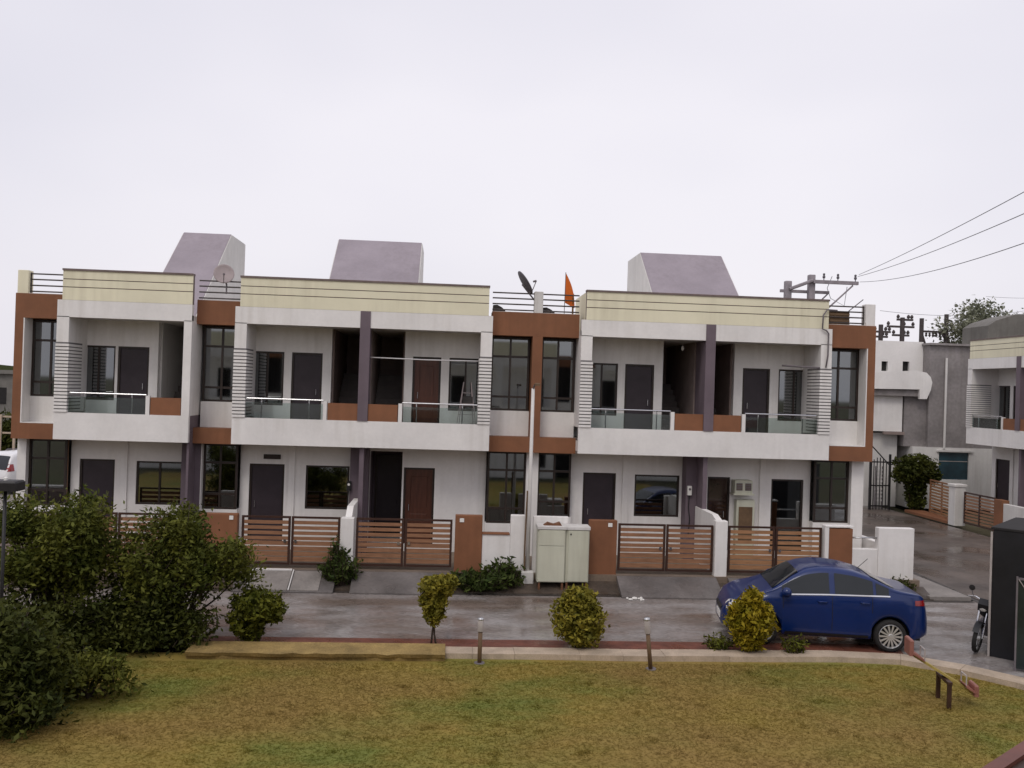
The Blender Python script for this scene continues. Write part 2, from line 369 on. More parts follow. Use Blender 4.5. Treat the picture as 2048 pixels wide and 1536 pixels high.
# verge and yard in front of the row of houses
struct('verge', MB().prism([(21.88, -.15), (21.9, .03), (22.42, .24), (22.42, -.15)], -16, 12.6, 'x'), 'mud')
slab('front_yard', -12.2, 12.5, 22.42, 33, -.15, .40, 'yard')
slab('side_pavement', 12.5, 13.6, 21.9, 60, -.15, .10, 'concrete')
struct('street_drain', MB().add([(13.62, 20.9, .008), (13.78, 20.9, .008), (14.1, 26, .008), (13.9, 26, .008)], [(0, 1, 2, 3)]), 'drain')
struct('road_drain', MB().add([(-16, 21.72, .006), (13.6, 21.72, .006), (13.6, 21.9, .006), (-16, 21.9, .006)], [(0, 1, 2, 3)]), 'drain')
ground_sheet('side_lane', [(-40, 21.9), (-13.2, 21.9), (-13.2, 120), (-40, 120)], .004, 'concrete')
def ramp(x0, x1, label, m='wetconc'):
    o = obj('driveway_ramp', MB().prism([(21.62, -.05), (21.62, .03), (22.46, .405), (22.46, -.05)], x0, x1, 'x'), m); tag(o, label, 'ramp', 'concrete ramps from the road to the gates')
ramp(4.46, 7.05, 'grey concrete ramp in front of the gate right of the cream cabinets')
ramp(7.36, 9.95, 'wet concrete ramp behind the bonnet of the blue car')
ramp(-2.2, .28, 'dull wet ramp in front of the middle gate, behind the forked yellow bush')
ramp(-5.0, -2.6, 'concrete ramp with flat slabs below the gate beside the big shrubs')
sl_ = thing('drain_cover', 'pair of flat slabs framed by white strips below the left gate', 'drain cover', (-4.1, 21.9, .1), local=False)
def rampz(y): return .03+(y-21.62)*(.375/.84)
for (a, b) in ((-4.62, -3.7), (-3.62, -2.95)):
    p = [(a, 21.66, rampz(21.66)+.02), (b, 21.66, rampz(21.66)+.02), (b, 22.36, rampz(22.36)+.02), (a, 22.36, rampz(22.36)+.02)]
    mb = MB(); mb.add(p+[(x, y, z-.035) for x, y, z in p], [(0, 1, 2, 3), (0, 4, 5, 1), (1, 5, 6, 2), (2, 6, 7, 3), (3, 7, 4, 0)]); obj('slab', mb, 'concrete', sl_)
mb = MB()
for a in (-4.66, -3.66): mb.tube([(a, 21.64, rampz(21.64)+.03), (a, 22.38, rampz(22.38)+.03)], .016, 6)
mb.tube([(-4.66, 22.38, rampz(22.38)+.03), (-3.7, 22.38, rampz(22.38)+.03)], .03, 6); obj('white_edging', mb, 'white2', sl_)

# ---------------------------------------------------------------- the row houses
ZF, ZB, ZO, ZW, ZP = 3.37, 4.08, 6.58, 7.03, 7.85      # balcony bottom, balcony wall top, opening top, white band top, parapet top
G0, F0 = .60, 3.77                                     # floor levels
CURT = random.Random(9)
def window(par, x0, x1, z0, z1, y, cols=2, rows=(), pane='pane', fw=.05, split=None, curt=True):
    """frame with mullions and transoms; each pane its own piece. y is the front plane of the frame"""
    if x0 > x1: x0, x1 = x1, x0
    mb = MB(); mb.box(x0, x0+fw, y, y+.07, z0, z1).box(x1-fw, x1, y, y+.07, z0, z1).box(x0+fw, x1-fw, y, y+.07, z0, z0+fw).box(x0+fw, x1-fw, y, y+.07, z1-fw, z1)
    xs = [x0+fw]+([x0+(x1-x0)*c/cols for c in range(1, cols)] if split is None else [x0+(x1-x0)*split])+[x1-fw]
    zs = [z0+fw]+[z for z in rows]+[z1-fw]
    for x in xs[1:-1]: mb.box(x-fw*.5, x+fw*.5, y+.004, y+.064, z0+fw, z1-fw)
    for z in zs[1:-1]:
        for a, b in zip(xs[:-1], xs[1:]):
            mb.box(a+(fw*.5 if a != xs[0] else 0), b-(fw*.5 if b != xs[-1] else 0), y+.008, y+.06, z-fw*.55, z+fw*.55)
    f = obj('window', mb, 'frame', par)
    for i, (a, b) in enumerate(zip(xs[:-1], xs[1:])):
        for k, (c, e) in enumerate(zip(zs[:-1], zs[1:])):
            tl = .006*((i+k) % 2)
            obj('pane', MB().box(a, b, y+.03+tl, y+.04+tl, c, e), pane, f)
    if curt:
        k = CURT.random(); w_ = x1-x0; cm = CURT.choice(('curtain', 'curtain', 'curtain2', 'curtain3'))
        spans = [(0, .42)] if k < .3 else [(.55, 1)] if k < .55 else [(0, .3), (.72, 1)] if k < .8 else []
        for (p, q) in spans:
            a, b = x0+.02+(w_-.04)*p, x0+.02+(w_-.04)*q; n = max(8, int((b-a)/.025)); mb = MB(); vs = []
            for i in range(n+1):
                x = a+(b-a)*i/n; o = .018*math.sin(i*1.15)+.008*math.sin(i*.37)
                vs += [(x, y+.17+o, z0-.05), (x, y+.17+o*.6, z1+.02)]
            mb.add(vs, [(2*i, 2*i+2, 2*i+3, 2*i+1) for i in range(n)]); obj('curtain', mb, cm, f, True)
    return f
def door(par, x0, x1, z0, z1, y, leaf='doorleaf', knob=1, panels=False):
    if x0 > x1: x0, x1 = x1, x0
    fw = .055; mb = MB(); mb.box(x0, x0+fw, y, y+.09, z0, z1).box(x1-fw, x1, y, y+.09, z0, z1).box(x0+fw, x1-fw, y, y+.09, z1-fw, z1)
    f = obj('door', mb, 'frame', par)
    l = obj('leaf', MB().box(x0+fw+.004, x1-fw-.004, y+.035, y+.075, z0+.01, z1-fw-.004), leaf, f)
    if panels:
        for (c, e) in ((z0+.2, z0+.85), (z0+1.05, z1-.25)):
            obj('panel', MB().bbox(x0+.2, x1-.2, y+.022, y+.036, c, e, .01), leaf, f)
    hx = x1-.16 if knob > 0 else x0+.16
    obj('handle', MB().tube([(hx, y+.03, z0+.95), (hx, y-.015, z0+.95), (hx, y-.015, z0+1.12), (hx, y+.03, z0+1.12)], .011, 6), 'steel', f)
    return f
def pipes(par, x0, x1, y, zs, r=.022, uprights=()):
    if x0 > x1: x0, x1 = x1, x0
    t = None
    for z in zs: t = obj('rail_pipe', MB().tube([(x0, y, z), (x1, y, z)], r, 8), 'pipe', par)
    for x in uprights: obj('rail_upright', MB().tube([(x, y, zs[-1]-.1), (x, y, zs[0]+.03)], r*.9, 8), 'pipe', par)
STRIP = {}
def house(label, loc, s, W, bay, rz=0, kind='B', dy=.88, stair=1.02, dr=(1.27, 2.12), wi=(2.33, 3.25), colhalf=True, back=9.0, bay_side=True, simple=False, head=None):
    h = thing('row_house', label, 'house', loc, rz, 'attached row houses')
    X = lambda u: s*u
    YW = 1.2
    # ---- first floor wall, ground floor wall
    def B(mb, a, b, *k): return mb.box(X(a), X(b), *k)
    gfo = {'A': [(.45, 1.70, 1.55, 2.75), (2.28, 3.22, G0, 2.77)], 'B': [(.42, 1.63, 1.53, 2.75), (2.22, 3.18, G0, 2.76)], 'D': [(.43, 1.74, 1.53, 2.73), (2.29, 3.24, G0, 2.75)],
           'C': [(.14, 1.05, .42, 3.2), (1.10, 1.97, G0, 2.76)], 'E': [(.40, 1.06, G0, 2.72), (2.29, 3.25, G0, 2.70)]}[kind]
    up = [(dr[0], dr[1], F0, 5.90), (wi[0], wi[1], 4.40, 5.90)]
    mb = MB(); mb.wall(X(stair), X(W-.31), F0, 6.6, YW, YW+.2, [(X(a), X(b), c, e) for a, b, c, e in up]); obj('upper_wall', mb, 'white', h)
    mb = MB(); mb.wall(X(.0), X(W), .40, ZF+.02, YW, YW+.2, [(X(a), X(b), c, e) for a, b, c, e in gfo]); gw = obj('lower_wall', mb, 'white', h)
    mb = MB(); B(mb, 1.93, 2.10, YW-.05, YW+.001, .40, ZF)
    if kind != 'C': obj('pilaster', mb, 'white', gw)
    # stairwell with its steps
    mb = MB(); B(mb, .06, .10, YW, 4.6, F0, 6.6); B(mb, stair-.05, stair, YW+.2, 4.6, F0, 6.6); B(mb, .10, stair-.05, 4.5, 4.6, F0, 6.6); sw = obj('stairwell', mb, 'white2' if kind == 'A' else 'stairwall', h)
    for k in range(9):
        mb = MB(); B(mb, .12, stair-.06, YW+.35+.27*k, YW+.35+.27*(k+1), F0+.18*k, F0+.18*(k+1)); obj('step', mb, 'stone_step', sw)
    # party wall and slabs
    mb = MB(); B(mb, 0, .06, .14, back, .40, 6.6); obj('party_wall', mb, 'purple', h)
    mb = MB(); B(mb, .06, W, YW+.2, back, 3.3, F0-.01); B(mb, 0, W, back, back+.2, .40, 6.9); B(mb, W-.2, W, YW+.2, back, .40, 3.3); B(mb, W-.2, W, YW+.2, back, F0, 6.6); B(mb, .06, W-.2, YW+.2, back, .42, .58)
    mb2 = MB(); B(mb2, .06, W-.2, 4.7, 4.8, .58, 3.3); B(mb2, 1.1, W-.2, 4.7, 4.8, F0, 6.6)
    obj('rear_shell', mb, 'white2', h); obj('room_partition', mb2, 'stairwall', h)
    mb = MB(); B(mb, 0, W, .01, back+.2, 6.6, 6.74); obj('roof', mb, 'white2', h)
    # balcony: floor, front wall, side wall with cladding strips, upper band
    mb = MB(); B(mb, 0, W, 0, .13, ZF, ZB); B(mb, 0, W, .13, YW, ZF+.05, F0-.06); bal = obj('balcony', mb, 'white', h)
    mb = MB(); B(mb, 0, W, .13, YW, F0-.06, F0); obj('balcony_floor', mb, 'stone_step', bal)
    mb = MB(); B(mb, W-.31, W, 0, YW+.2, ZB, ZO+.02)
    sdw = obj('side_wall', mb, 'white', h)
    if kind == 'A': mb = MB(); B(mb, -.006, .2, 0, YW, ZB, ZO+.02); obj('end_pier', mb, 'white', h)
    mb = MB(); B(mb, W-.316, W-.001, -.004, dy, ZB+.01, ZB+.03+20*.0905); obj('gap_shade', mb, 'gapshade', sdw)  # added dark sheet, paints the gaps between the white strips as shaded
    for k in range(20):
        z = ZB+.012+k*.0905
        if (kind, s, W) not in STRIP:
            m_ = MB()
            a, b = X(W+.001), X(W-.31)
            i = X(W-.335)
            m_.box(a, i, -.030, -.006, 0, .062); m_.box(X(W-.318), i, -.006, dy, 0, .062)
            o = obj('cladding_strip', m_, 'white', sdw, origin=(X(W-.15), 0, 0)); o.location = Vector(o.location)+Vector((0, 0, z)); STRIP[(kind, s, W)] = o
        else:
            src = STRIP[(kind, s, W)]; o = src.copy(); C.objects.link(o); o.parent = sdw
            base = ORG[sdw.name]; o.location = (X(W-.15)-base[0], 0-base[1], z-base[2])
    mb = MB(); B(mb, 0, W, 0, .16, ZO, ZW); band = obj('lintel_band', mb, 'white', h)
    # cream parapet of three boards above it
    mb = MB(); B(mb, 0, W-.12, .012, .16, ZW, ZP-.05); par = obj('parapet', mb, 'coping', h)
    for (a, b) in ((ZW+.001, 7.355), (7.378, 7.565), (7.588, ZP-.05)):
        m_ = MB(); B(m_, 0, W-.12, -.004, .012, a, b); obj('cream_board', m_, 'cream', par)
    m_ = MB(); B(m_, W-.26, W-.122, .16, 2.2, ZW-.3, ZP-.05); obj('return_wall', m_, 'cream', par)
    m_ = MB(); B(m_, -.0, W-.105, -.03, .2, ZP-.05, ZP); obj('coping', m_, 'coping', par)
    # railing of the balcony
    rl = thing_part('railing', h)
    if kind == 'A': pa, pb = .22, 1.0
    else: pa, pb = .14, .93
    mb = MB(); B(mb, pa, pb, .02, .10, ZB, 4.54); obj('brown_panel', mb, 'terra', rl)
    mb = MB(); B(mb, pb+.02, pb+.12, .0, .13, ZB+.001, 4.58); obj('white_post', mb, 'white', rl)
    mb = MB(); B(mb, pb+.13, W-.34, .06, .072, ZB, 4.50); obj('glass_panel', mb, 'railglass', rl)
    obj('handrail', MB().tube([(X(pb+.12), .066, 4.60), (X(W-.31), .066, 4.60)], .022, 8), 'steel', rl)
    for u in (pb+.5, W-.75): obj('rail_post', MB().tube([(X(u), .085, ZB), (X(u), .085, 4.59)], .018, 8), 'steel', rl)
    # doors and windows upstairs
    door(h, X(dr[0]), X(dr[1]), F0, 5.90, YW+.03, 'doorbrown' if kind == 'C' else 'doorleaf', -s, kind == 'C')
    window(h, X(wi[0]), X(wi[1]), 4.40, 5.90, YW+.04, 2, (), 'pane')
    # ground floor openings
    if kind in 'ABD':
        (a, b, c, e) = gfo[0]; window(h, X(a), X(b), c, e, YW+.03, 2 if kind == 'A' else 1, (), 'pane')
        (a, b, c, e) = gfo[1]; door(h, X(a), X(b), c, e, YW+.04, 'doorleaf', s)
    elif kind == 'C':
        (a, b, c, e) = gfo[1]; door(h, X(a), X(b), c, e, YW+.04, 'doorbrown', -s, True)
        mb = MB(); B(mb, .10, .14, YW+.2, 2.6, .42, 3.2); B(mb, 1.05, 1.09, YW+.2, 2.6, .42, 3.2); B(mb, .10, 1.09, 2.6, 2.65, .42, 3.2); obj('porch_wall', mb, 'purple', h)
        door(h, X(.2), X(1.0), .6, 3.0, 2.5, 'doorleaf', s)
    else:
        (a, b, c, e) = gfo[0]; door(h, X(a), X(b), c, e, YW+.04, 'pane_brown', s)
        (a, b, c, e) = gfo[1]; f = door(h, X(a), X(b), c, e, YW+.04, 'pane', s)
    # purple columns
    if kind in 'BD':
        obj('column', MB().box(-.135, .135, -.025, .0-.005, ZB+.001, ZW), 'purple', h)
        obj('column_shaft', MB().box(-.135, .135, -.003, .5, ZB+.002, ZO-.002), 'purple', h)
    mb = MB(); mb.box(X(.36), X(-.14 if kind in 'BDA' else .0), .75, YW-.002, .40, ZF-.001)
    if kind in 'ABD': obj('ground_column', mb, 'purple', h)
    # bay beside the balcony block
    if bay:
        b0, b1 = W+.0, bay; fw = .22; ga, gb = (.25, .02) if kind == 'A' else (.43, .07)
        end = kind in 'AE'
        bf = thing_part('bay_surround', h)
        for (za, zb) in ((6.55, 7.20), (3.33, 3.75)): mb = MB(); B(mb, b0, b1, .45, 1.1, za, zb); obj('brown_band', mb, 'terra', bf)
        mb = MB()
        if end: B(mb, b1-fw, b1, .45, 1.1, 3.751, 6.549)
        elif kind in 'CD': B(mb, b1-.14, b1, .45, 1.1, 3.751, 6.549)
        if mb.v: obj('brown_jamb', mb, 'terra', bf)
        i1 = b1-fw if end else (b1-.14 if kind in 'CD' else b1-.05)
        mb = MB(); B(mb, b0+.002, i1-.001, .92, 1.1, 3.751, 4.46)
        if end: B(mb, i1-.03, i1-.001, .452, .92, 3.752, 6.548); B(mb, b0+.002, i1-.03, .452, .92, 3.752, 3.77)
        obj('bay_lining', mb, 'white', bf)
        window(h, X(b0+.03), X(i1-.03), 4.46, 6.52, .93, 2, (4.85, 5.98), 'pane', .055, None)
        gz = 1.28 if kind == 'C' else 1.5
        g1 = b1-ga if end else b1-.17
        window(h, X(b0+.03), X(g1), gz, 3.3, .97, 2, (gz+.42, 2.78), 'pane', .055)
        mb = MB(); B(mb, g1+.001, b1-(gb if end else 0), .80, 1.25, .40, 3.329); B(mb, b0, g1, .95, 1.25, .40, gz); obj('bay_base', mb, 'white', h)
        mb = MB(); B(mb, b0, b1, 1.1, back, 6.6, 6.75); B(mb, b0, b1, back, back+.2, .4, 6.9)
        if end: B(mb, b1-.2, b1-.001, 1.1, back, 3.331, 6.6); B(mb, b1-ga+.02, b1-gb-.01, 1.25, back, .4, 3.33)
        B(mb, b0, b1-.2, 3.0, 3.1, .4, 6.6)
        obj('bay_shell', mb, 'white2', h)
        rr_ = thing_part('roof_railing', h)
        xb = b1-.30 if end else b1
        zs = (7.74, 7.59, 7.43, 7.27)
        pipes(rr_, X(b0+.0), X(xb), .6, zs, .02, ([X(xb-.02)] if end else []))
        mb = MB(); B(mb, b0, b1, .5, .7, 7.2, 7.215); obj('rail_base', mb, 'white2', rr_)
        if end: mb = MB(); mb.bbox(X(b1-.02), X(b1-.30), .48, .76, 7.2, 7.82, .01); obj('corner_pillar', mb, 'cream' if kind == 'A' else 'white', rr_)
    if head:
        a, b = head; mb = MB(); mb.prism([(2.0, 6.74), (6.0, 9.90), (8.0, 9.90), (8.0, 6.74)], a-loc[0] if not rz else a, b-loc[0] if not rz else b, 'x')
        sh = obj('stair_head', mb, 'mumty', h)
        for q0, q1 in ((a-.025, a-.001), (b+.001, b+.025)):
            obj('side_wall', MB().prism([(2.03, 6.74), (6.0, 9.88), (8.0, 9.88), (8.0, 6.74)], q0-loc[0], q1-loc[0], 'x'), 'white2', sh)
    return h
def thing_part(name, parent):
    o = bpy.data.objects.new(name, None); C.objects.link(o); o.parent = parent; o.empty_display_size = .1; ORG[o.name] = (0, 0, 0); return o
HA = house('white row house at the left end, partly behind the big shrubs', (-6.8, 24, 0), -1, 3.45, 4.72, kind='A', stair=1.22, dr=(1.46, 2.3), wi=(2.37, 3.28), head=(-8.85, -7.33))
HB = house('white row house second from left, above the gate beside the big shrubs', (-2.25, 24, 0), -1, 3.43, 4.55, kind='B', head=(-3.78, -1.03))
HC = house('middle row house with a brown upstairs door and a clothes line on its balcony', (-2.25, 24, 0), 1, 3.42, 4.70, kind='C', dr=(1.25, 2.05), wi=(2.28, 3.22))
HD = house('white row house behind the cream cabinets, second from right', (7.2, 24, 0), -1, 3.6, 4.75, kind='D', head=(6.45, 9.27))
HE = house('white row house at the right end, behind the blue car', (7.2, 24, 0), 1, 3.45, 4.93, kind='E', stair=1.08, dr=(1.34, 2.15), wi=(2.41, 3.37))
house('similar row house cut off by the right edge, beside the purple column', (22.5, 33.5, 0), 1, 3.45, 0, rz=-math.pi/2, kind='C')
house('similar white row house facing the side street at the right edge', (22.5, 33.5, 0), -1, 3.45, 0, rz=-math.pi/2, kind='B')

# small fittings on the row
nb = tag(obj('name_board', MB().bbox(-5.05, -4.58, 25.165, 25.195, 2.90, 3.03, .004), 'frame'), 'small dark name board over the ground floor door beside the shrubs', 'name board')
def hose(name, label, cat, pts, r, m): return tag(obj(name, MB().tube(pts, r, 6), m, smooth=True), label, cat)
hose('clothes_rod', 'thin white clothes rod strung across the middle balcony', 'clothes rod', [(-2.1, 24.16, 5.80), (-.6, 24.17, 5.785), (.95, 24.16, 5.80)], .016, 'ropewhite')
# meter boxes on columns
for (x, z, lb) in ((-2.62, 2.25, 'small dark electric meter with hanging cable left of the middle purple column'), (6.93, 2.35, 'small pale electric meter on the right purple column')):
    t = thing('electric_meter', lb, 'meter', (x, 24.72, z), 0, 'electric meters', local=True)
    obj('meter_box', MB().bbox(-.06, .06, -.06, .03, -.12, .14, .008), 'blackplastic' if x < 0 else 'plaque', t)
    obj('meter_dial', MB().lathe([(.0, -.07), (.035, -.068), (.035, -.06)], 12, (0, 0, .05), (0, 1, 0)), 'plaque' if x < 0 else 'greymetal', t)
    obj('cable', MB().tube([(0, -.02, -.12), (-.02, -.03, -.45), (.03, -.02, -.8), (.0, .0, -1.3)], .014, 6), 'blackplastic', t)
# air cooler and niche on the right house
t = thing('air_cooler', 'cream air cooler with two square grilles beside the narrow ground floor door', 'air cooler', (8.55, 25.0, 2.35), 0)
obj('casing', MB().bbox(-.26, .26, -.16, .19, -.06, .32, .015), 'cabinet', t)
for x in (-.13, .13):
    g = obj('grille', MB().box(x-.09, x+.09, -.168, -.158, .03, .24), 'greymetal', t)
    for k in range(4): obj('louvre', MB().box(x-.085, x+.085, -.176, -.168, .05+k*.048, .064+k*.048), 'boxbrown', g)
obj('bracket', MB().box(-.30, .30, -.2, .19, -.10, -.06), 'cabinet', t)
t = thing('wall_cupboard', 'cream wall cupboard with a brown door below the air cooler', 'cupboard', (8.66, 24.96, .40), 0)
obj('surround', MB().bbox(-.27, .27, 0, .23, 0, 1.70, .01), 'cabinet', t); obj('cupboard_door', MB().bbox(-.2, .2, -.02, .0, .5, 1.5, .004), 'boxbrown', t)
# hanging bulb in the stairwell
t = thing('ceiling_bulb', 'small white bulb hanging in the right stairwell opening', 'bulb', (6.66, 24.9, 6.57), 0)
obj('flex', MB().tube([(0, 0, 0), (0, 0, -.12)], .006, 6), 'ropewhite', t); obj('bulb', MB().lathe([(.0, -.25), (.035, -.22), (.04, -.17), (.02, -.12), (0, -.11)], 12), 'plaque', t, True)
# hanging cable and wall bar at the right end
hose('hanging_cable', 'dark cable looping down the corner of the right end house', 'cable',
     [(10.75, 23.95, 7.55), (10.45, 23.93, 7.56), (10.34, 23.92, 7.40), (10.33, 23.93, 7.02), (10.45, 23.94, 6.98), (10.52, 23.95, 6.9), (10.52, 23.955, 6.3), (10.47, 23.955, 5.95)], .022, 'greymetal')
hose('wall_bar', 'dark bar crossing the balcony of the right end house', 'bar', [(9.35, 24.3, 5.98), (10.5, 24.02, 5.93)], .025, 'greymetal')
# folded drying rack on the middle balcony
t = thing('drying_rack', 'pale folding drying rack standing on the middle balcony', 'drying rack', (.55, 24.75, F0), 0)
for sx in (-1, 1):
    obj('leg', MB().tube([(sx*.30, -.18, .0), (sx*.10, .05, 1.45)], .012, 6), 'dishwhite', t); obj('leg', MB().tube([(sx*.22, .22, .0), (sx*.10, .05, 1.45)], .012, 6), 'dishwhite', t)
for k in range(4):
    f = k/4; obj('rung', MB().tube([(-.28+.18*f, -.15+.18*f, .25+1.2*f), (.28-.18*f, -.15+.18*f, .25+1.2*f)], .009, 6), 'dishwhite', t)
obj('cloth', MB().box(-.12, .16, -.06, -.045, .75, 1.05), 'tarpaulin', t)

# ---------------------------------------------------------------- boundary walls and gates
YG = 22.6
def gate(x0, x1, label, z0=.49, z1=1.70, m='gateslat'):
    g = thing('gate', label, 'gate', ((x0+x1)/2, YG, z0), 0, 'slatted double gates of the row', local=False)
    mid = (x0+x1)/2
    for (a, b) in ((x0+.02, mid-.012), (mid+.012, x1-.02)):
        mb = MB(); fw = .055
        mb.box(a, a+fw, YG-.025, YG+.025, z0, z1).box(b-fw, b, YG-.025, YG+.025, z0, z1).box(a+fw, b-fw, YG-.025, YG+.025, z0, z0+.05).box(a+fw, b-fw, YG-.025, YG+.025, z1-.05, z1)
        lf = obj('gate_leaf', mb, 'gateframe', g); n = 8; src = None
        for k in range(n):
            z = z0+.085+k*(z1-z0-.15)/n
            hh = .085 if k >= 4 else .105
            obj('slat', MB().box(a+fw, b-fw, YG-.012, YG+.012, z, z+hh), m, lf)
        obj('latch', MB().box((b-.16) if a < mid-.1 and b < mid else a+.08, (b-.10) if b < mid else a+.14, YG-.05, YG-.026, 1.05, 1.12), 'steel', lf)
    return g
gate(-5.03, -2.56, 'slatted brown double gate next to the big shrubs, pale slabs before it')
gate(-2.20, .26, 'slatted brown double gate of the middle house, left of the plain terracotta panel', m='gateslat')
gate(4.49, 7.02, 'slatted brown double gate just right of the cream cabinets')
gate(7.38, 9.92, 'slatted ochre double gate behind the blue car', m='gateslat2')
gate(-9.3, -6.75, 'slatted brown double gate hidden behind the big shrubs')
def bwall(label, boxes, m='white'):
    t = thing('boundary_wall', label, 'wall', (boxes[0][0], YG, .4), 0, 'boundary walls of the row', local=False)
    for b in boxes:
        nm, mm = (b[6], b[7]) if len(b) > 6 else ('wall_section', m)
        obj(nm, MB().bbox(*b[:6], .012), mm, t)
    return t
bwall('terracotta panel and white yard wall between the middle gate and the lamp pole',
      [(.31, 1.0, 22.5, 22.7, .12, 1.83, 'brown_panel', 'terra'), (.42, .53, 22.48, 22.501, 1.66, 1.76, 'number_plaque', 'plaque'), (1.001, 1.72, 22.53, 22.68, .12, 1.36), (1.0, 1.70, 22.50, 22.7, 1.361, 1.40, 'wall_coping', 'terra'), (1.721, 2.08, 22.52, 22.7, .12, 1.86)])
bwall('white yard wall with a terracotta panel behind the cream cabinets',
      [(3.74, 4.46, 22.5, 22.7, .12, 1.78, 'brown_panel', 'terra'), (4.22, 4.33, 22.48, 22.501, 1.62, 1.72, 'number_plaque', 'plaque'), (2.30, 3.2, 22.56, 22.7, .12, 1.84), (3.201, 3.739, 22.58, 22.7, .12, 1.5)])
bwall('white yard wall with a terracotta panel and a notch at the right corner',
      [(10.06, 10.7, 22.5, 22.7, .12, 1.70, 'brown_panel', 'terra'), (9.95, 10.055, 22.48, 22.72, .12, 1.74), (9.95, 10.72, 22.47, 22.73, 1.741, 1.775, 'wall_coping', 'white'), (10.701, 11.4, 22.52, 22.7, .12, 1.18), (11.401, 12.37, 22.5, 22.72, .12, 1.74), (12.17, 12.365, 22.721, 30, .12, 1.1)])
hose('steel_bar', 'short steel bar bridging the notch of the right corner wall', 'bar', [(10.7, 22.6, 1.46), (11.41, 22.6, 1.47)], .022, 'alu')
bwall('white yard wall with a terracotta panel just right of the big shrubs',
      [(-6.05, -5.1, 22.5, 22.7, .12, 1.74, 'brown_panel', 'terra'), (-5.3, -5.2, 22.48, 22.501, 1.6, 1.7, 'number_plaque', 'plaque'), (-6.7, -6.051, 22.52, 22.7, .12, 1.72)])
bwall('long dark boundary wall with a white top at the left edge', [(-16, -9.35, 22.55, 22.7, -.1, 1.70, 'wall_section', 'stairwall'), (-16, -9.35, 22.5, 22.74, 1.701, 1.76, 'wall_coping', 'white')])
for (x, lb) in ((-2.39, 'white dividing wall between the two left gates'), (7.19, 'lilac white dividing wall between the two right gates')):
    t = thing('dividing_wall', lb, 'wall', (x, YG, .4), 0, 'walls dividing the front yards')
    obj('pillar', MB().bbox(-.16, .16, -.12, .12, -.28, 1.43 if x > 0 else 1.30, .012), 'white', t)
    obj('wall_section', MB().prism([(.121, -.28), (.121, 1.42 if x > 0 else 1.29), (.5, 1.52), (2.1, 1.52), (2.1, -.28)], -.08, .08, 'x'), 'white', t)
# cream cabinets
for (x0, x1, y0, zt, lb, m) in ((2.38, 3.07, 22.02, 1.68, 'wider cream steel cabinet with a seam across its door, beside the lamp pole', 1), (3.08, 3.68, 22.08, 1.67, 'narrower cream steel cabinet with a lock, next to the terracotta panel', 0)):
    t = thing('steel_cabinet', lb, 'cabinet', ((x0+x1)/2, y0, .18), 0, 'cream steel cabinets', local=False)
    obj('body', MB().bbox(x0, x1, y0, y0+.42, .28, zt-.08, .015), 'cabinet', t); obj('lid', MB().bbox(x0-.025, x1+.02, y0-.03, y0+.45, zt-.079, zt, .012), 'white2', t)
    if m:
        obj('door', MB().bbox(x0+.02, x1-.02, y0-.018, y0, .30, 1.18, .008), 'cabinet', t); obj('door', MB().bbox(x0+.02, x1-.02, y0-.018, y0, 1.195, zt-.10, .008), 'cabinet', t)
    else: obj('door', MB().bbox(x0+.06, x1-.02, y0-.018, y0, .30, zt-.10, .008), 'cabinet', t); obj('lock', MB().box(x0+.11, x0+.14, y0-.035, y0-.018, 1.46, 1.5), 'blackplastic', t)
    for xx in (x0+.03, x1-.08):
        for yy in (y0+.02, y0+.35): obj('foot', MB().box(xx, xx+.05, yy, yy+.05, .0, .28), 'rust', t)
tag(obj('rag', MB().prism([(2.52, 1.68), (2.62, 1.75), (2.78, 1.71), (2.93, 1.76), (2.98, 1.68)], 22.1, 22.3, 'y'), 'rust'), 'crumpled brown rag lying on the wider cream cabinet', 'rag')
# lamp pole between the bays
t = thing('lamp_pole', 'tall thin white pole between the middle houses, on a small block', 'lamp pole', (2.17, 22.42, .1), 0)
obj('base_block', MB().bbox(-.17, .15, -.15, .09, -.1, .38, .02), 'white2', t)
obj('pole', MB().tube([(0, 0, .3), (0, 0, 2.5), (.0, 0, 5.0)], [.05, .048, .042], 10), 'white2', t, True)
obj('conduit', MB().tube([(-.075, -.01, .3), (-.085, -.03, 1.0), (-.07, 0, 1.9), (-.06, 0, 2.4)], .022, 6), 'boxbrown', t)
obj('lamp_arm', MB().tube([(0, 0, 4.97), (.02, -.1, 5.08), (.1, -.3, 5.12)], .022, 6), 'greymetal', t); obj('lamp_head', MB().bbox(.0, .14, -.40, -.24, 5.07, 5.14, .02), 'boxbrown', t)

# ---------------------------------------------------------------- on the roofs
def dish(label, c, r, nrm, m, mast_to):
    t = thing('satellite_dish', label, 'satellite dish', mast_to, 0, 'satellite dishes on the roof')
    c = Vector(c)-Vector(mast_to); nv = Vector(nrm).normalized()
    prof = [(r*k/8, .0+.16*r*(k/8)**2) for k in range(9)]+[(r, .16*r-.02)]+[(r*k/8, -.02+.16*r*(k/8)**2) for k in range(7, -1, -1)]
    obj('reflector', MB().lathe(prof, 28, c, nv), m, t, True)
    obj('mast', MB().tube([(0, 0, 0), (0, .0, .25), c-nv*.06], .022, 8), 'greymetal', t)
    dn = (Vector((0, 0, -1))-nv*Vector((0, 0, -1)).dot(nv)).normalized()
    f = c+nv*(r*.95)+dn*(r*.35)
    obj('feed_arm', MB().tube([c+dn*r*.95+nv*.1*r, f], .012, 6), 'greymetal', t); obj('receiver', MB().tube([f, f-nv*.09+dn*-.03], [.032, .026], 8), 'greymetal', t)
dish('pale round satellite dish facing the camera, on the railing left of the roof', (-6.15, 24.55, 7.93), .27, (.25, -1, .25), 'dishwhite', (-6.08, 24.6, 7.4))
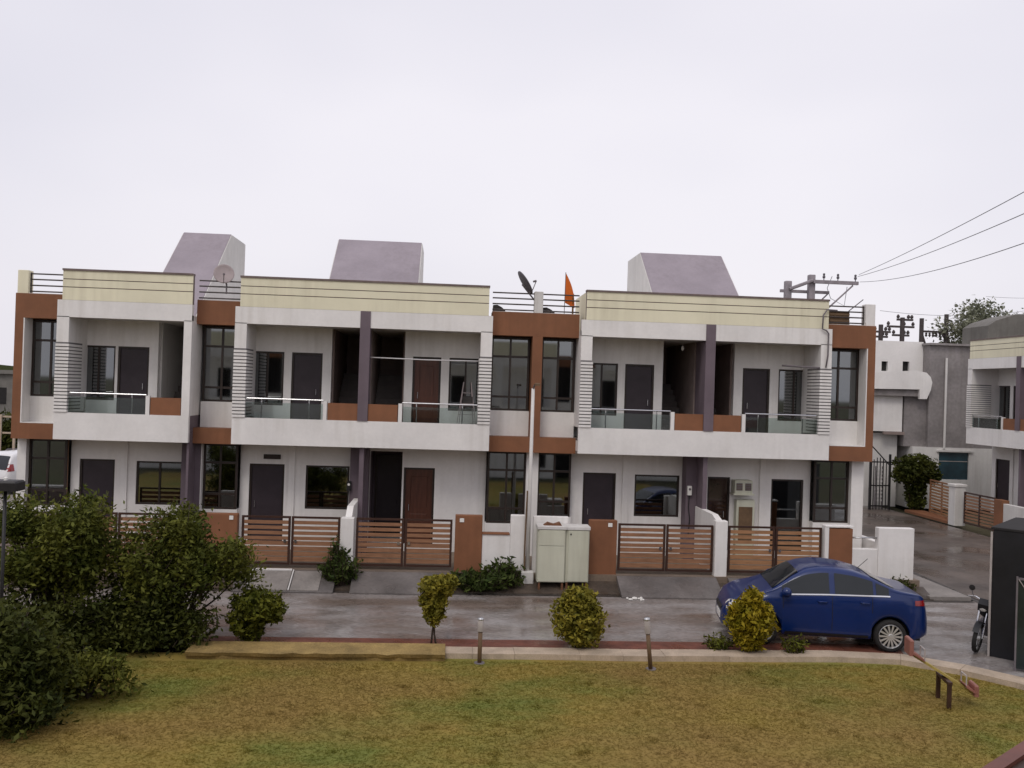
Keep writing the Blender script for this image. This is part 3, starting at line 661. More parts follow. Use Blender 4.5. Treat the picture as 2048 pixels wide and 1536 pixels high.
dish('dark tilted satellite dish on the roof beside the white pillar', (2.02, 24.55, 8.02), .36, (.86, .1, .58), 'dishgrey', (2.42, 24.62, 7.22))
tag(obj('roof_pillar', MB().bbox(2.33, 2.57, 24.46, 24.74, 7.2, 7.80, .012), 'white2'), 'short pale grey pillar in the middle roof railing', 'pillar')
t = thing('flag', 'orange pennant on a thin pole above the middle roof railing', 'flag', (3.19, 24.66, 7.21), 0)
obj('flagpole', MB().tube([(0, 0, 0), (0.01, 0, 1.18)], .010, 6), 'greymetal', t)
mb = MB(); vs = []; nU = 10
for i in range(nU+1):
    f = i/nU; z = 1.15-.83*f
    vs += [(.012, -.005, z+.0), (.012+(.10*math.sin(f*2.2)+.10*f)*1.5, -.04-.05*math.sin(f*6), z-.14*f)]
mb.add(vs, [(2*i, 2*i+1, 2*i+3, 2*i+2) for i in range(nU)]); obj('cloth', mb, 'orange', t, True)
tag(obj('bamboo_stick', MB().tube([(3.43, 24.68, 7.2), (3.43, 24.68, 7.8)], .026, 8), 'bamboo'), 'brown bamboo stick tied to the railing beside the orange flag', 'stick')
for (x0, x1, h, lb) in ((1.2, 1.55, .22, 'dark tarpaulin bundle at the left end of the middle roof railing'), (2.6, 2.95, .2, 'dark tarpaulin bundle right of the short roof pillar')):
    tag(obj('tarpaulin_bundle', MB().prism([(x0, 7.2), (x0+.01, 7.2+h), (x0+.12, 7.2+h*1.05), (x1-.1, 7.2+h*.75), (x1, 7.2+h*.35), (x1, 7.2)], 24.9, 25.2, 'y'), 'tarpaulin'), lb, 'tarpaulin', 'tarpaulin bundles')
t = thing('roof_box', 'brown ridged box behind the roof railing of the right end house', 'box', (11.13, 24.78, 6.75), 0)
obj('box_body', MB().bbox(-.29, .29, -.15, .4, 0, .86, .01), 'boxbrown', t)
for k in range(5): obj('ridge', MB().box(-.285, .285, -.17, -.15, .36+k*.095, .41+k*.095), 'boxbrown', t)
hose('roof_stick', 'thin stick leaning out over the railing of the right end roof', 'stick', [(11.1, 24.9, 7.3), (11.75, 24.5, 7.95)], .014, 'greymetal')

# ---------------------------------------------------------------- vehicles
def cmr(P, t):                                  # Catmull-Rom through P, t in 0..len-1
    n = len(P); i = min(int(t), n-2); f = t-i
    p0, p1, p2, p3 = P[max(i-1, 0)], P[i], P[i+1], P[min(i+2, n-1)]
    return tuple(.5*(2*b+(c-a)*f+(2*a-5*b+4*c-e)*f*f+(3*b-a-3*c+e)*f**3) for a, b, c, e in zip(p0, p1, p2, p3))
def curve(T, x):                                # monotone-ish smooth lookup in a table of (x, value)
    if x <= T[0][0]: return T[0][1]
    for (a, p), (b, q) in zip(T[:-1], T[1:]):
        if x <= b: f = (x-a)/(b-a); return p+(q-p)*f
    return T[-1][1]
def smooth_table(T, w=.05):
    xs = np.linspace(T[0][0], T[-1][0], 240); ys = np.interp(xs, [t[0] for t in T], [t[1] for t in T])
    k = max(1, int(w/(xs[1]-xs[0]))); pad = np.concatenate([np.full(k, ys[0]), ys, np.full(k, ys[-1])]); ker = np.hanning(2*k+3)[1:-1]; ker /= ker.sum()
    ys2 = np.convolve(pad, ker, 'valid'); ys2 = ys2[:len(xs)]
    return lambda x: float(np.interp(x, xs, ys2))
def build_car(name, label, loc, rz, top, plan, belt, wheels, wr, sill, glass_side, ws, rw, paint, lean=.40, spokes=14, tail=(-1.965, -1.70, .91, 1.02), head=(1.48, 1.92, .63, .80), rails=False):
    t = thing(name, label, 'car', loc, rz)
    zt = smooth_table(top, .10); Wf = smooth_table(plan, .10); bl = smooth_table(belt, .2); xa, xb = top[0][0], top[-1][0]
    def z0(x):
        z = sill
        if x < xa+.35: z = sill+.10*(1-(x-xa)/.35)
        if x > xb-.35: z = sill+.02+.04*(1-(xb-x)/.35)
        for xw in wheels:
            q = (wr+.065)**2-(x-xw)**2
            if q > 0: z = max(z, wr+math.sqrt(q)-.01)
        return z
    def ctrl(x):
        W = Wf(x); T = zt(x); b = min(bl(x), T-.07); z = min(z0(x), b-.12); h = T-b; yb = W*.955
        s = lambda q: max(yb-lean*h*q, .1)
        return [(W*.94, z), (W*.985, z+.12*(b-z)), (W, z+.5*(b-z)), (W*.99, z+.8*(b-z)), (yb, b), (s(.45), b+.45*h), (s(.82), b+.80*h), (s(1.05)*.90, b+.955*h), (s(1.05)*.5, T-.006*(h > .3)), (0, T)]
    def S(x, tt, off=0.0):
        y, z = cmr(ctrl(x), tt)
        if off:
            y2, z2 = cmr(ctrl(x), min(tt+.02, 9)); y1, z1 = cmr(ctrl(x), max(tt-.02, 0)); dx, dz = y2-y1, z2-z1; L = math.hypot(dx, dz) or 1
            y += dz/L*off; z += -dx/L*off
        return (x, y, z)
    xs = sorted(set(list(np.linspace(xa, xb, 74))+[xw+(wr+.065)*q for xw in wheels for q in (-1, -.97, -.9, -.8, -.6, -.3, 0, .3, .6, .8, .9, .97, 1)]))
    ts = list(np.linspace(0, 9, 37)); nt_ = len(ts); mb = MB(); vs = []
    for x in xs:
        half = [S(x, q) for q in ts]; vs += half+[(p[0], -p[1], p[2]) for p in reversed(half[:-1])]
    m = 2*nt_-1; fs = [(i*m+k, i*m+k+1, (i+1)*m+k+1, (i+1)*m+k) for i in range(len(xs)-1) for k in range(m-1)]
    fs += [tuple(range(m-1, -1, -1)), tuple((len(xs)-1)*m+k for k in range(m))]; mb.add(vs, fs); body = obj('body', mb, paint, t, True)
    fixn(body)
    # underside and wheel wells
    mb = MB(); mb.box(xa+.12, xb-.12, -.62, .62, sill-.02, sill+.30); obj('underbody', mb, 'blackplastic', t)
    def findt(x, z):
        lo, hi = .3, 7.2
        for _ in range(28):
            mid = (lo+hi)/2
            if S(x, mid)[2] < z: lo = mid
            else: hi = mid
        return (lo+hi)/2
    def side_patch(nm, xr, zf, mm, par, off=.006, nx=16, nz=8, both=True):
        for sg in ((-1, 1) if both else (1,)):
            mb = MB(); vs = []
            for i in range(nx+1):
                x = xr[0]+(xr[1]-xr[0])*i/nx; za, zb = zf(x)
                zb = max(zb, za+.002)
                for k in range(nz+1):
                    p = S(x, findt(x, za+(zb-za)*k/nz), off); vs.append((p[0], sg*p[1], p[2]))
            q = nz+1; mb.add(vs, [(i*q+k, i*q+k+1, (i+1)*q+k+1, (i+1)*q+k) for i in range(nx) for k in range(nz)]); fixn(obj(nm, mb, mm, par, True))
    def zrng(x): b = min(bl(x), zt(x)-.07); h = zt(x)-b; return (b+.015, b+.79*h-.010)
    for xr in glass_side: side_patch('side_window', xr, zrng, 'carglass', t)
    side_patch('window_trim', (glass_side[-1][0]-.02, glass_side[0][1]), lambda x: (min(bl(x), zt(x)-.07)-.012, min(bl(x), zt(x)-.07)+.012), 'chrome', body, .010, 30, 2)
    def top_patch(nm, xr, t0):
        mb = MB(); vs = []; nx = 10; tq = list(np.linspace(t0, 9, 9))
        for i in range(nx+1):
            x = xr[0]+(xr[1]-xr[0])*i/nx; half = []
            for q in tq:
                p = S(x, q); e = .02; a, b = S(x-e, q), S(x+e, q); tx = Vector((b[0]-a[0], 0, b[2]-a[2])); nrm = Vector((-tx.z, 0, tx.x)).normalized()
                half.append((p[0]+nrm.x*.012, p[1], p[2]+nrm.z*.012))
            vs += half+[(p[0], -p[1], p[2]) for p in reversed(half[:-1])]
        m = 2*len(tq)-1; mb.add(vs, [(i*m+k, i*m+k+1, (i+1)*m+k+1, (i+1)*m+k) for i in range(nx) for k in range(m-1)]); fixn(obj(nm, mb, 'carglass', t, True))
    top_patch('windscreen', ws, 6.9); top_patch('rear_window', rw, 6.9)
    side_patch('tail_lamp', tail[:2], lambda x: (tail[2]+.05*(x-tail[0]), tail[3]-.02*(x-tail[0])), 'tailred', t, .012, 8, 5)
    side_patch('headlamp', head[:2], lambda x: (head[2], head[3]+.02), 'lampclear', t, .012, 8, 5)
    # door seams and handles
    for x in (glass_side[0][1]-.02, (glass_side[0][0]+glass_side[1][1])/2, glass_side[1][0]+.02):
        side_patch('door_seam', (x-.006, x+.006), lambda q: (sill+.12 if all(abs(q-xw) > wr+.1 for xw in wheels) else wr*2+.12, min(bl(q), zt(q)-.07)-.02), 'blackplastic', body, .003, 1, 8)
    for x in (glass_side[0][0]+.14, glass_side[1][0]+.16):
        for sg in (-1, 1):
            y = Wf(x)*.995; z = bl(x)-.13; obj('door_handle', MB().tube([(x-.09, sg*(y-.005), z), (x-.07, sg*(y+.03), z), (x+.07, sg*(y+.03), z), (x+.09, sg*(y-.005), z)], .012, 6), paint, t, True)
    side_patch('sill_trim', (wheels[0]+wr+.12, wheels[1]-wr-.12), lambda x: (sill+.01, sill+.075), 'blackplastic', body, .006, 8, 2)
    for sg in (-1, 1):
        x = glass_side[0][1]-.06; z = bl(x)+.07
        mr = obj('mirror', MB().lathe([(0, -.11), (.05, -.10), (.085, -.05), (.095, .0), (.09, .05), (.05, .09), (0, .10)], 14, (x, sg*(Wf(x)+.10), z), (0, 1, 0)), paint, t, True)
        obj('mirror_arm', MB().tube([(x, sg*(Wf(x)-.06), z-.05), (x, sg*(Wf(x)+.04), z-.03)], .025, 6), 'blackplastic', mr)
    # wheels
    for xw in wheels:
        for sg in (-1, 1):
            yw = sg*(Wf(xw)*.985); wp = thing_part('wheel', t); c = (xw, yw, wr)
            prof = [(wr*.62, -.19), (wr*.90, -.19), (wr*.985, -.165), (wr, -.10), (wr, -.075), (wr*.985, -.02), (wr*.90, .0), (wr*.74, .004), (wr*.70, -.02), (wr*.66, -.19)]
            obj('tyre', MB().lathe(prof, 32, c, (0, sg, 0)), 'tyre', wp, True)
            mb = MB(); mb.lathe([(wr*.735, .002), (wr*.715, .010), (wr*.68, -.008), (wr*.66, -.05)], 32, c, (0, sg, 0)); mb.lathe([(0, .012), (wr*.13, .010), (wr*.17, -.004)], 16, c, (0, sg, 0))
            for k in range(spokes):
                a = 2*math.pi*k/spokes; ca, sa = math.cos(a), math.sin(a); wd = .020*wr/.3
                P = lambda q, e, o: (xw+ca*q-sa*e, yw+sg*o, wr+sa*q+ca*e)
                mb.add([P(wr*.12, -wd*.6, .002), P(wr*.12, wd*.6, .002), P(wr*.70, wd, -.002), P(wr*.70, -wd, -.002)], [(0, 1, 2, 3)])
            obj('rim', mb, 'alloy', wp); obj('brake_disc', MB().lathe([(0, -.06), (wr*.62, -.06)], 24, c, (0, sg, 0)), 'blackplastic', wp)
    # rear and front details
    obj('number_plate', MB().bbox(xa-.012, xa+.01, -.25, .25, .52, .64, .004), 'plaque', t); obj('number_plate', MB().bbox(xb-.01, xb+.014, -.25, .25, .36, .48, .004), 'plaque', t)
    obj('grille', MB().bbox(xb-.03, xb+.006, -.36, .36, .52, .62, .008), 'blackplastic', t)
    if rails:
        for sg in (-1, 1): obj('roof_rail', MB().tube([(-.9, sg*.55, zt(-.9)-.02), (-.8, sg*.55, zt(-.8)+.03), (.3, sg*.55, zt(.3)+.03), (.4, sg*.55, zt(.4)-.02)], .02, 6), 'greymetal', t)
    else: obj('antenna', MB().tube([(-.78, 0, zt(-.78)-.01), (-1.0, 0, zt(-.78)+.20)], .006, 6), 'blackplastic', t)
    return t
sedan_top = [(-1.99, .62), (-1.965, .90), (-1.93, 1.07), (-1.80, 1.125), (-1.55, 1.16), (-1.33, 1.205), (-.85, 1.43), (-.55, 1.515), (-.2, 1.56), (.1, 1.555), (.38, 1.50), (.62, 1.38), (1.05, 1.09), (1.25, 1.02), (1.6, .94), (1.85, .82), (1.96, .66), (1.99, .5)]
sedan_plan = [(-1.99, .60), (-1.93, .72), (-1.75, .80), (-1.4, .835), (-.8, .85), (0, .853), (.8, .85), (1.35, .835), (1.65, .785), (1.85, .69), (1.96, .55), (1.99, .46)]
sedan_belt = [(-1.99, 1.04), (-1.2, 1.075), (0, 1.05), (1.1, 1.0), (1.99, .84)]
ang = math.atan2(17.74-17.31, 6.81-9.18)
ca, sa = math.cos(ang), math.sin(ang)
wheel_near = (9.18, 17.31)                     # near rear wheel on the ground: local (-1.245, +.85) after heading -x
cx = wheel_near[0]-.14-(-1.245*ca-.80*sa); cy = wheel_near[1]-(-1.245*sa+.80*ca)
blue = build_car('parked_car', 'blue compact sedan parked on the wet road in front of the right gates', (cx, cy, .004), ang, sedan_top, sedan_plan, sedan_belt, (-1.245, 1.225), .312, .235,
          [(-.06, .86), (-.90, -.165), (-1.20, -.955)], (.52, 1.04), (-1.32, -.88), 'bluepaint')
blue.scale = (1.02, 1.02, 1.045)
suv_top = [(-2.1, .7), (-2.07, 1.0), (-2.02, 1.12), (-1.9, 1.45), (-1.72, 1.68), (-1.4, 1.74), (0, 1.76), (.4, 1.70), (.65, 1.58), (1.1, 1.18), (1.3, 1.10), (1.75, 1.02), (1.98, .9), (2.08, .7), (2.12, .55)]
suv_plan = [(-2.1, .72), (-2.0, .83), (-1.7, .89), (0, .90), (1.2, .89), (1.7, .84), (2.0, .7), (2.12, .5)]
build_car('parked_car', 'white sport utility car parked at the far left edge', (-18.0, 40.2, .01), R(70), suv_top, suv_plan, [(-2.1, 1.12), (0, 1.08), (2.1, .98)], (-1.30, 1.32), .36, .30,
          [(-.05, .92), (-1.0, -.16), (-1.55, -1.06)], (.5, 1.1), (-2.04, -1.78), 'whitepaint', lean=.30, spokes=10, tail=(-2.05, -1.80, .98, 1.28), head=(1.6, 2.02, .78, .95), rails=True)
def motorcycle(label, loc, rz, paint, tilt=0):
    t = thing('motorcycle', label, 'motorcycle', loc, rz); t.rotation_euler = (tilt, 0, rz)
    for x in (-.64, .66):
        w_ = thing_part('wheel', t)
        obj('tyre', MB().lathe([(.245, -.035), (.285, -.04), (.305, 0), (.285, .04), (.245, .035), (.245, -.035)], 28, (x, 0, .305), (0, 1, 0)), 'tyre', w_, True)
        mb = MB(); mb.lathe([(.248, -.02), (.228, 0), (.248, .02)], 24, (x, 0, .305), (0, 1, 0)); mb.lathe([(0, -.05), (.05, -.05), (.05, .05), (0, .05)], 12, (x, 0, .305), (0, 1, 0))
        for k in range(6): a = k*math.pi/3; mb.tube([(x, 0, .305), (x+.24*math.cos(a), 0, .305+.24*math.sin(a))], .012, 5)
        obj('rim', mb, 'alloy', w_)
    obj('fuel_tank', MB().lathe([(0, -.26), (.09, -.24), (.15, -.1), (.16, .05), (.12, .2), (0, .25)], 16, (.16, 0, .80), (1, 0, .12)), paint, t, True)
    obj('seat', MB().tube([(-.62, 0, .84), (-.3, 0, .80), (.0, 0, .79)], [.07, .11, .09], 10), 'blackplastic', t, True)
    obj('engine', MB().bbox(-.14, .24, -.13, .13, .28, .58, .03), 'greymetal', t)
    obj('frame', MB().tube([(-.64, .0, .305), (-.15, 0, .42), (.1, 0, .3), (.32, 0, .45), (.42, 0, .85), (-.2, 0, .7), (-.64, 0, .62)], .024, 8), 'blackplastic', t)
    for sy in (-.075, .075): obj('fork', MB().tube([(.66, sy, .305), (.42, sy, .98)], .022, 8), 'chrome', t)
    obj('handlebar', MB().tube([(.28, -.36, 1.02), (.36, -.2, 1.06), (.42, 0, 1.0), (.36, .2, 1.06), (.28, .36, 1.02)], .014, 8), 'chrome', t)
    for sy in (-.3, .3): obj('mirror', MB().lathe([(0, -.01), (.055, -.006), (.06, .006), (0, .01)], 12, (.34, sy, 1.22), (1, 0, 0)), 'blackplastic', t); obj('mirror_stem', MB().tube([(.34, sy*.85, 1.05), (.34, sy, 1.18)], .007, 6), 'chrome', t)
    obj('headlamp', MB().lathe([(0, -.10), (.08, -.06), (.095, .02), (.085, .05), (0, .06)], 16, (.52, 0, .92), (1, 0, 0)), 'lampclear', t, True)
    obj('cowl', MB().prism([(.40, .82), (.56, .84), (.60, .98), (.48, 1.08), (.38, 1.02)], -.10, .10, 'y'), paint, t)
    mb = MB(); vs = []
    for k in range(8):
        a = R(30+k*18); vs += [(.66+.335*math.cos(a), -.06, .305+.335*math.sin(a)), (.66+.335*math.cos(a), .06, .305+.335*math.sin(a))]
    mb.add(vs, [(2*k, 2*k+1, 2*k+3, 2*k+2) for k in range(7)]); obj('front_mudguard', mb, paint, t, True)
    mb = MB(); vs = []
    for k in range(8):
        a = R(50+k*17); vs += [(-.64+.34*math.cos(a), -.07, .305+.34*math.sin(a)), (-.64+.34*math.cos(a), .07, .305+.34*math.sin(a))]
    mb.add(vs, [(2*k, 2*k+1, 2*k+3, 2*k+2) for k in range(7)]); obj('rear_mudguard', mb, 'blackplastic', t, True)
    obj('exhaust', MB().tube([(.2, -.14, .32), (-.1, -.16, .26), (-.75, -.16, .34)], [.025, .03, .05], 10), 'chrome', t, True)
    return t
motorcycle('motorcycle half hidden by the tall black cabin, its pale front facing us', (11.37, 17.82, .01), R(225), 'blackpanel', R(-6))

# ---------------------------------------------------------------- lawn furniture
def bollard(label, loc, h, tilt):
    t = thing('garden_lamp', label, 'garden lamp', loc, 0, 'short lamps along the kerb'); t.rotation_euler = tilt
    obj('post', MB().tube([(0, 0, -.08), (0, 0, h*.72)], .040, 12), 'boxbrown', t, True); obj('base_plate', MB().lathe([(0, .012), (.10, .01), (.105, 0)], 16), 'greymetal', t)
    obj('lamp_tube', MB().lathe([(.055, h*.70), (.058, h*.72), (.058, h*.94), (.05, h*.96)], 16), 'palemetal', t, True); obj('cap', MB().lathe([(.060, h*.955), (.062, h*.975), (.05, h), (0, h+.005)], 16), 'alu', t, True)
bollard('upright short garden lamp beside the kerb, left of the round bush', (.76, 16.52, LAWN_Z), .84, (0, 0, 0))
bollard('leaning short garden lamp on the lawn right of the round bush', (3.93, 16.25, LAWN_Z), .98, (R(4), R(-7), 0))
t = thing('garden_lamp_post', 'tall black garden lamp with a flat head above the left shrubs', 'lamp post', (-7.12, 15, LAWN_Z), 0)
obj('post', MB().tube([(0, 0, -.1), (0, 0, 3.22)], .028, 10), 'blackplastic', t, True); obj('lamp_head', MB().bbox(-.20, .25, -.16, .16, 3.2, 3.36, .03), 'blackplastic', t); obj('lamp_knob', MB().lathe([(.03, 3.36), (.03, 3.4), (0, 3.42)], 10), 'plaque', t)
# seesaw
t = thing('seesaw', 'small seesaw with pink seats and a yellowish plank on the right of the lawn', 'seesaw', (8.6, 14.56, LAWN_Z), R(-12))
obj('stand_leg', MB().box(-.03, .03, .24, .30, 0, .40), 'brownpaint', t); obj('stand_leg', MB().box(-.03, .03, -.30, -.24, 0, .40), 'brownpaint', t); obj('stand_beam', MB().box(-.035, .035, -.31, .31, .401, .45), 'brownpaint', t)
tl = R(30); ux, uz = math.cos(tl), -math.sin(tl)
P = lambda a, y, o=0: (a*ux-o*uz*-1, y, .50+a*uz+o*ux)
mb = MB(); mb.add([P(a, y, o) for o in (-.05, .02) for a, y in ((-.66, -.09), (.58, -.09), (.58, .09), (-.66, .09))], [(0, 3, 2, 1), (4, 5, 6, 7), (0, 1, 5, 4), (1, 2, 6, 5), (2, 3, 7, 6), (3, 0, 4, 7)]); obj('plank', mb, 'yellowpaint', t)
for a0, a1, bk, bz in ((-.64, -.40, -.64, .21), (.38, .58, .58, .13)):
    st = obj('seat', MB().add([P(a, y, o) for o in (.021, .085) for a, y in ((a0, -.17), (a1, -.17), (a1, .17), (a0, .17))], [(0, 3, 2, 1), (4, 5, 6, 7), (0, 1, 5, 4), (1, 2, 6, 5), (2, 3, 7, 6), (3, 0, 4, 7)]), 'pinkplastic', t)
    p = P(bk, 0, .05); obj('backrest', MB().bbox(p[0]-.035, p[0]+.035, -.17, .17, p[2]-.06, p[2]+bz, .02), 'pinkplastic', st)
    q = (a1 if bk < 0 else a0); pq = P(q, 0, .02)
    obj('grab_bar', MB().tube([P(q, -.12, .02), (pq[0], -.12, pq[2]+.2), (pq[0], .12, pq[2]+.2), P(q, .12, .02)], .012, 6), 'palemetal', t)
# cabin and screen at the right edge
t = thing('black_cabin', 'tall black sheet cabin with a pale corner trim at the right edge', 'cabin', (11.05, 17.15, 0), R(-45), local=True)
obj('cabin_wall', MB().bbox(.02, 2.4, 0, 2.2, 0, 2.55, .01), 'blackpanel', t); obj('corner_trim', MB().box(-.02, .018, -.02, .03, .0, 2.50), 'palemetal', t); obj('roof_edge', MB().bbox(-.02, 2.41, -.015, 2.21, 2.551, 2.60, .01), 'void', t)
for k in range(1, 4): obj('sheet_seam', MB().box(.02+k*.6-.012, .02+k*.6+.012, -.012, -.0005, .02, 2.5), 'blackplastic', t)
t = thing('green_screen', 'dark green framed screen panel in front of the black cabin', 'screen', (10.95, 16.2, 0), R(-28), local=True)
obj('screen_panel', MB().box(.03, 1.6, -.012, .012, .05, 1.74), 'greenpanel', t)
for x in (0, 1.6): obj('frame_post', MB().box(x, x+.03, -.02, .02, 0, 1.8), 'greymetal', t)
obj('top_bar', MB().box(.03, 1.6, -.02, .02, 1.741, 1.78), 'greymetal', t); obj('brace', MB().tube([(.04, -.03, 1.75), (.55, -.03, .95)], .008, 6), 'palemetal', t)
st = tag(obj('stone_block', MB().bbox(10.75, 11.3, 15.35, 15.6, .02, .17, .04), 'mud_stone'), 'pale stone block lying by the kerb at the right edge', 'stone')
random.seed(3)
t = thing('rubble_heap', 'dark heap of stones and scrap at the foot of the lilac dividing wall', 'rubble', (7.45, 21.75, 0), 0)
for k in range(46):
    a = random.uniform(0, 6.28); q = random.uniform(0, 1)**.6; s_ = random.uniform(.05, .12)
    obj('stone', MB().lathe([(0, -.3*s_), (s_, s_*.2), (s_*random.uniform(.6, 1), s_*.9), (0, s_*1.2)], 6, (q*.55*math.cos(a), q*.22*math.sin(a), .30*(1-q)), (random.uniform(-.4, .4), random.uniform(-.4, .4), 1)), ('mud', 'drain', 'concrete', 'greymetal')[k % 4], t)
for i, (x, y, z, lb) in enumerate(((4.75, 21.5, .004, 'heap of white rubble at the foot of the grey ramp'),)):
    t = thing('rubble_heap', lb, 'rubble', (x, y, z), 0)
    for k in range(14):
        a = random.uniform(0, 6.28); q = random.uniform(0, .22); s_ = random.uniform(.02, .05)
        obj('stone', MB().lathe([(0, 0), (s_, s_*.3), (s_*.8, s_*1.1), (0, s_*1.3)], 6, (q*math.cos(a)*1.3, q*math.sin(a)*.6, 0)), 'plaque', t)

# ---------------------------------------------------------------- plants
def leaves(rng, pts, size, asp=.5, up=.3):
    n = len(pts); nv = rng.normal(size=(n, 3)); nv[:, 2] = np.abs(nv[:, 2])+up; nv /= np.linalg.norm(nv, axis=1)[:, None]
    a = rng.normal(size=(n, 3)); t = a-nv*(a*nv).sum(1)[:, None]; t /= np.linalg.norm(t, axis=1)[:, None]; b = np.cross(nv, t)
    s = size*rng.uniform(.45, 1.6, n)[:, None]
    V = np.stack([pts-t*s, pts+b*s*asp-nv*s*.12, pts+t*s, pts-b*s*asp-nv*s*.12], 1)
    return V.reshape(-1, 3)
def in_blob(rng, n, c, r, shell=.55):
    v = rng.normal(size=(n, 3)); v /= np.linalg.norm(v, axis=1)[:, None]
    q = shell+(1-shell)*rng.uniform(0, 1, n)**.6
    q *= 1+.15*np.sin(v[:, 0]*6+c[0]*9)*np.cos(v[:, 2]*5+v[:, 1]*4+c[2]*7)+rng.normal(0, .085, n)
    return np.array(c)+v*q[:, None]*np.array(r)
def limb(mb, a, b, ra, rb, rng, n=5, bend=.15):
    a, b = np.array(a, float), np.array(b, float); L = np.linalg.norm(b-a); pts = []
    o1 = rng.normal(0, bend*L*.5, 3)
    for i in range(n+1): f = i/n; pts.append(tuple(a+(b-a)*f+o1*math.sin(f*math.pi)*(1-.3*f)))
    mb.tube(pts, [ra+(rb-ra)*i/n for i in range(n+1)], 6)
    return pts
def bush(name, label, cat, base, blobs, n, size, m, seed, stems=3, stem_r=.03, asp=.5, shell=.6, group=None, inner=True):
    rng = np.random.default_rng(seed); t = thing(name, label, cat, base, 0, group)
    vol = np.array([b[1][0]*b[1][1]*b[1][2] for b in blobs])**.67; vol /= vol.sum(); P = []
    for (c, r), f in zip(blobs, vol):
        P.append(in_blob(rng, int(n*f), c, r, shell))
        if inner: P.append(in_blob(rng, int(n*f*.3), c, [q*.7 for q in r], .2))
    P = np.concatenate(P); P = P[P[:, 2] > .02]
    quads('crown', leaves(rng, P, size, asp), m, t)
    mb = MB()
    for k in range(stems):
        c, r = blobs[k % len(blobs)]; a = 2*math.pi*k/stems
        limb(mb, (.06*math.cos(a), .06*math.sin(a), -.1), (c[0]+.25*r[0]*math.cos(a), c[1]+.25*r[1]*math.sin(a), c[2]+.2*r[2]), stem_r, stem_r*.4, rng, 4, .08)
    obj('trunk', mb, 'bark', t, True)
    return t
def shrub(name, label, cat, base, clumps, n_per, size, m, seed, r_clump=.34, asp=.42, stem=.04, group=None):
    """multi-stemmed shrub: limbs fork out to leaf clumps, gaps between them"""
    rng = np.random.default_rng(seed); t = thing(name, label, cat, base, 0, group); mb = MB(); P = []
    for c in clumps:
        c = np.array(c); k0 = np.array([c[0]*.28+rng.normal(0, .05), c[1]*.28+rng.normal(0, .05), c[2]*.42])
        limb(mb, (rng.normal(0, .06), rng.normal(0, .06), -.1), k0, stem, stem*.65, rng, 3, .1); limb(mb, k0, c, stem*.62, stem*.2, rng, 4, .12)
        rc = r_clump*rng.uniform(.75, 1.25)
        for j in range(4):
            s_ = c+rng.normal(0, rc*.55, 3); limb(mb, c-(c-k0)*.15, s_, stem*.25, stem*.1, rng, 2, .1)
        v = rng.normal(size=(n_per, 3))*np.array([rc, rc, rc*.72])*.62; P.append(c+v)
    P = np.concatenate(P); P = P[P[:, 2] > .03]
    quads('crown', leaves(rng, P, size, asp), m, t); obj('trunk', mb, 'bark', t, True); return t
# four clipped bushes on the paver strip
bush('clipped_bush', 'dark green clipped bush on the paver strip nearest the big shrubs', 'bush', (-3.55, 17.5, 0), [((0, 0, .72), (.50, .48, .33)), ((-.18, 0, .42), (.34, .34, .34)), ((.3, 0, .62), (.26, .3, .25)), ((-.05, 0, .2), (.2, .2, .2))], 3200, .05, 'leaf_mid', 11, 3, group='clipped bushes along the road')
bush('clipped_bush', 'yellow-green bush like an inverted cone on two bare stems', 'bush', (-.10, 17.45, 0), [((.02, 0, 1.16), (.35, .33, .20)), ((.24, 0, 1.26), (.18, .2, .13)), ((-.02, 0, .88), (.27, .26, .28)), ((-.02, 0, .62), (.19, .18, .24))], 3000, .045, 'leaf_yel', 12, 2, .022, group='clipped bushes along the road')
bush('clipped_bush', 'round yellow-green bush trimmed like an egg in the middle of the strip', 'bush', (2.72, 17.35, 0), [((0, 0, .60), (.53, .5, .47)), ((-.03, 0, .92), (.36, .36, .30)), ((.1, 0, .3), (.38, .38, .26))], 4600, .047, 'leaf_yel', 13, 3, group='clipped bushes along the road')
bush('clipped_bush', 'golden ragged bush in front of the blue car', 'bush', (6.12, 17.15, 0), [((0, 0, .62), (.46, .42, .42)), ((.02, 0, 1.05), (.22, .2, .24)), ((-.22, 0, .82), (.24, .25, .22)), ((.2, 0, .78), (.27, .25, .24)), ((0, 0, .3), (.3, .3, .25))], 4200, .055, 'leaf_gold', 14, 3, asp=.4, group='clipped bushes along the road')
# weeds by the paver strip
def weed(label, base, w, h, n, seed, m='leaf_weed', size=.06, blades=False, group='weeds along the road'):
    rng = np.random.default_rng(seed); t = thing('weed_plant', label, 'plant', base, 0, group); mb = MB(); P = []
    for k in range(n):
        a = rng.uniform(0, 6.28); q = rng.uniform(.1, 1)**.7; tip = np.array([w*q*math.cos(a), w*.7*q*math.sin(a), h*rng.uniform(.45, 1)*(1-.3*q)])
        pts = limb(mb, (tip[0]*.25, tip[1]*.25, -.05), tip, .010, .004, rng, 3, .12)
        for j in range(9): f = rng.uniform(.3, 1.05); P.append(np.array([tip[0]*(.25+.75*f), tip[1]*(.25+.75*f), tip[2]*f])+rng.normal(0, size*.7, 3))
    P = np.array(P); P = P[P[:, 2] > 0]; quads('leaf_mass', leaves(rng, P, size, .38, .1), m, t); obj('stem_mass', mb, 'bark', t); return t
weed('grassy weed left of the golden bush', (5.55, 17.3, 0), .36, .36, 46, 21, 'leaf_mid', .045); weed('low weed between the golden bush and the car door', (6.98, 17.05, 0), .28, .42, 42, 22, 'leaf_mid', .045)
weed('leafy plant at the foot of the wall between the two left gates', (-2.5, 22.15, .12), .5, .85, 110, 23, size=.075)
weed('tall thin plant with pale leaves climbing beside the gate between the two left gates', (-2.62, 22.3, .2), .22, 1.25, 45, 24, size=.06)
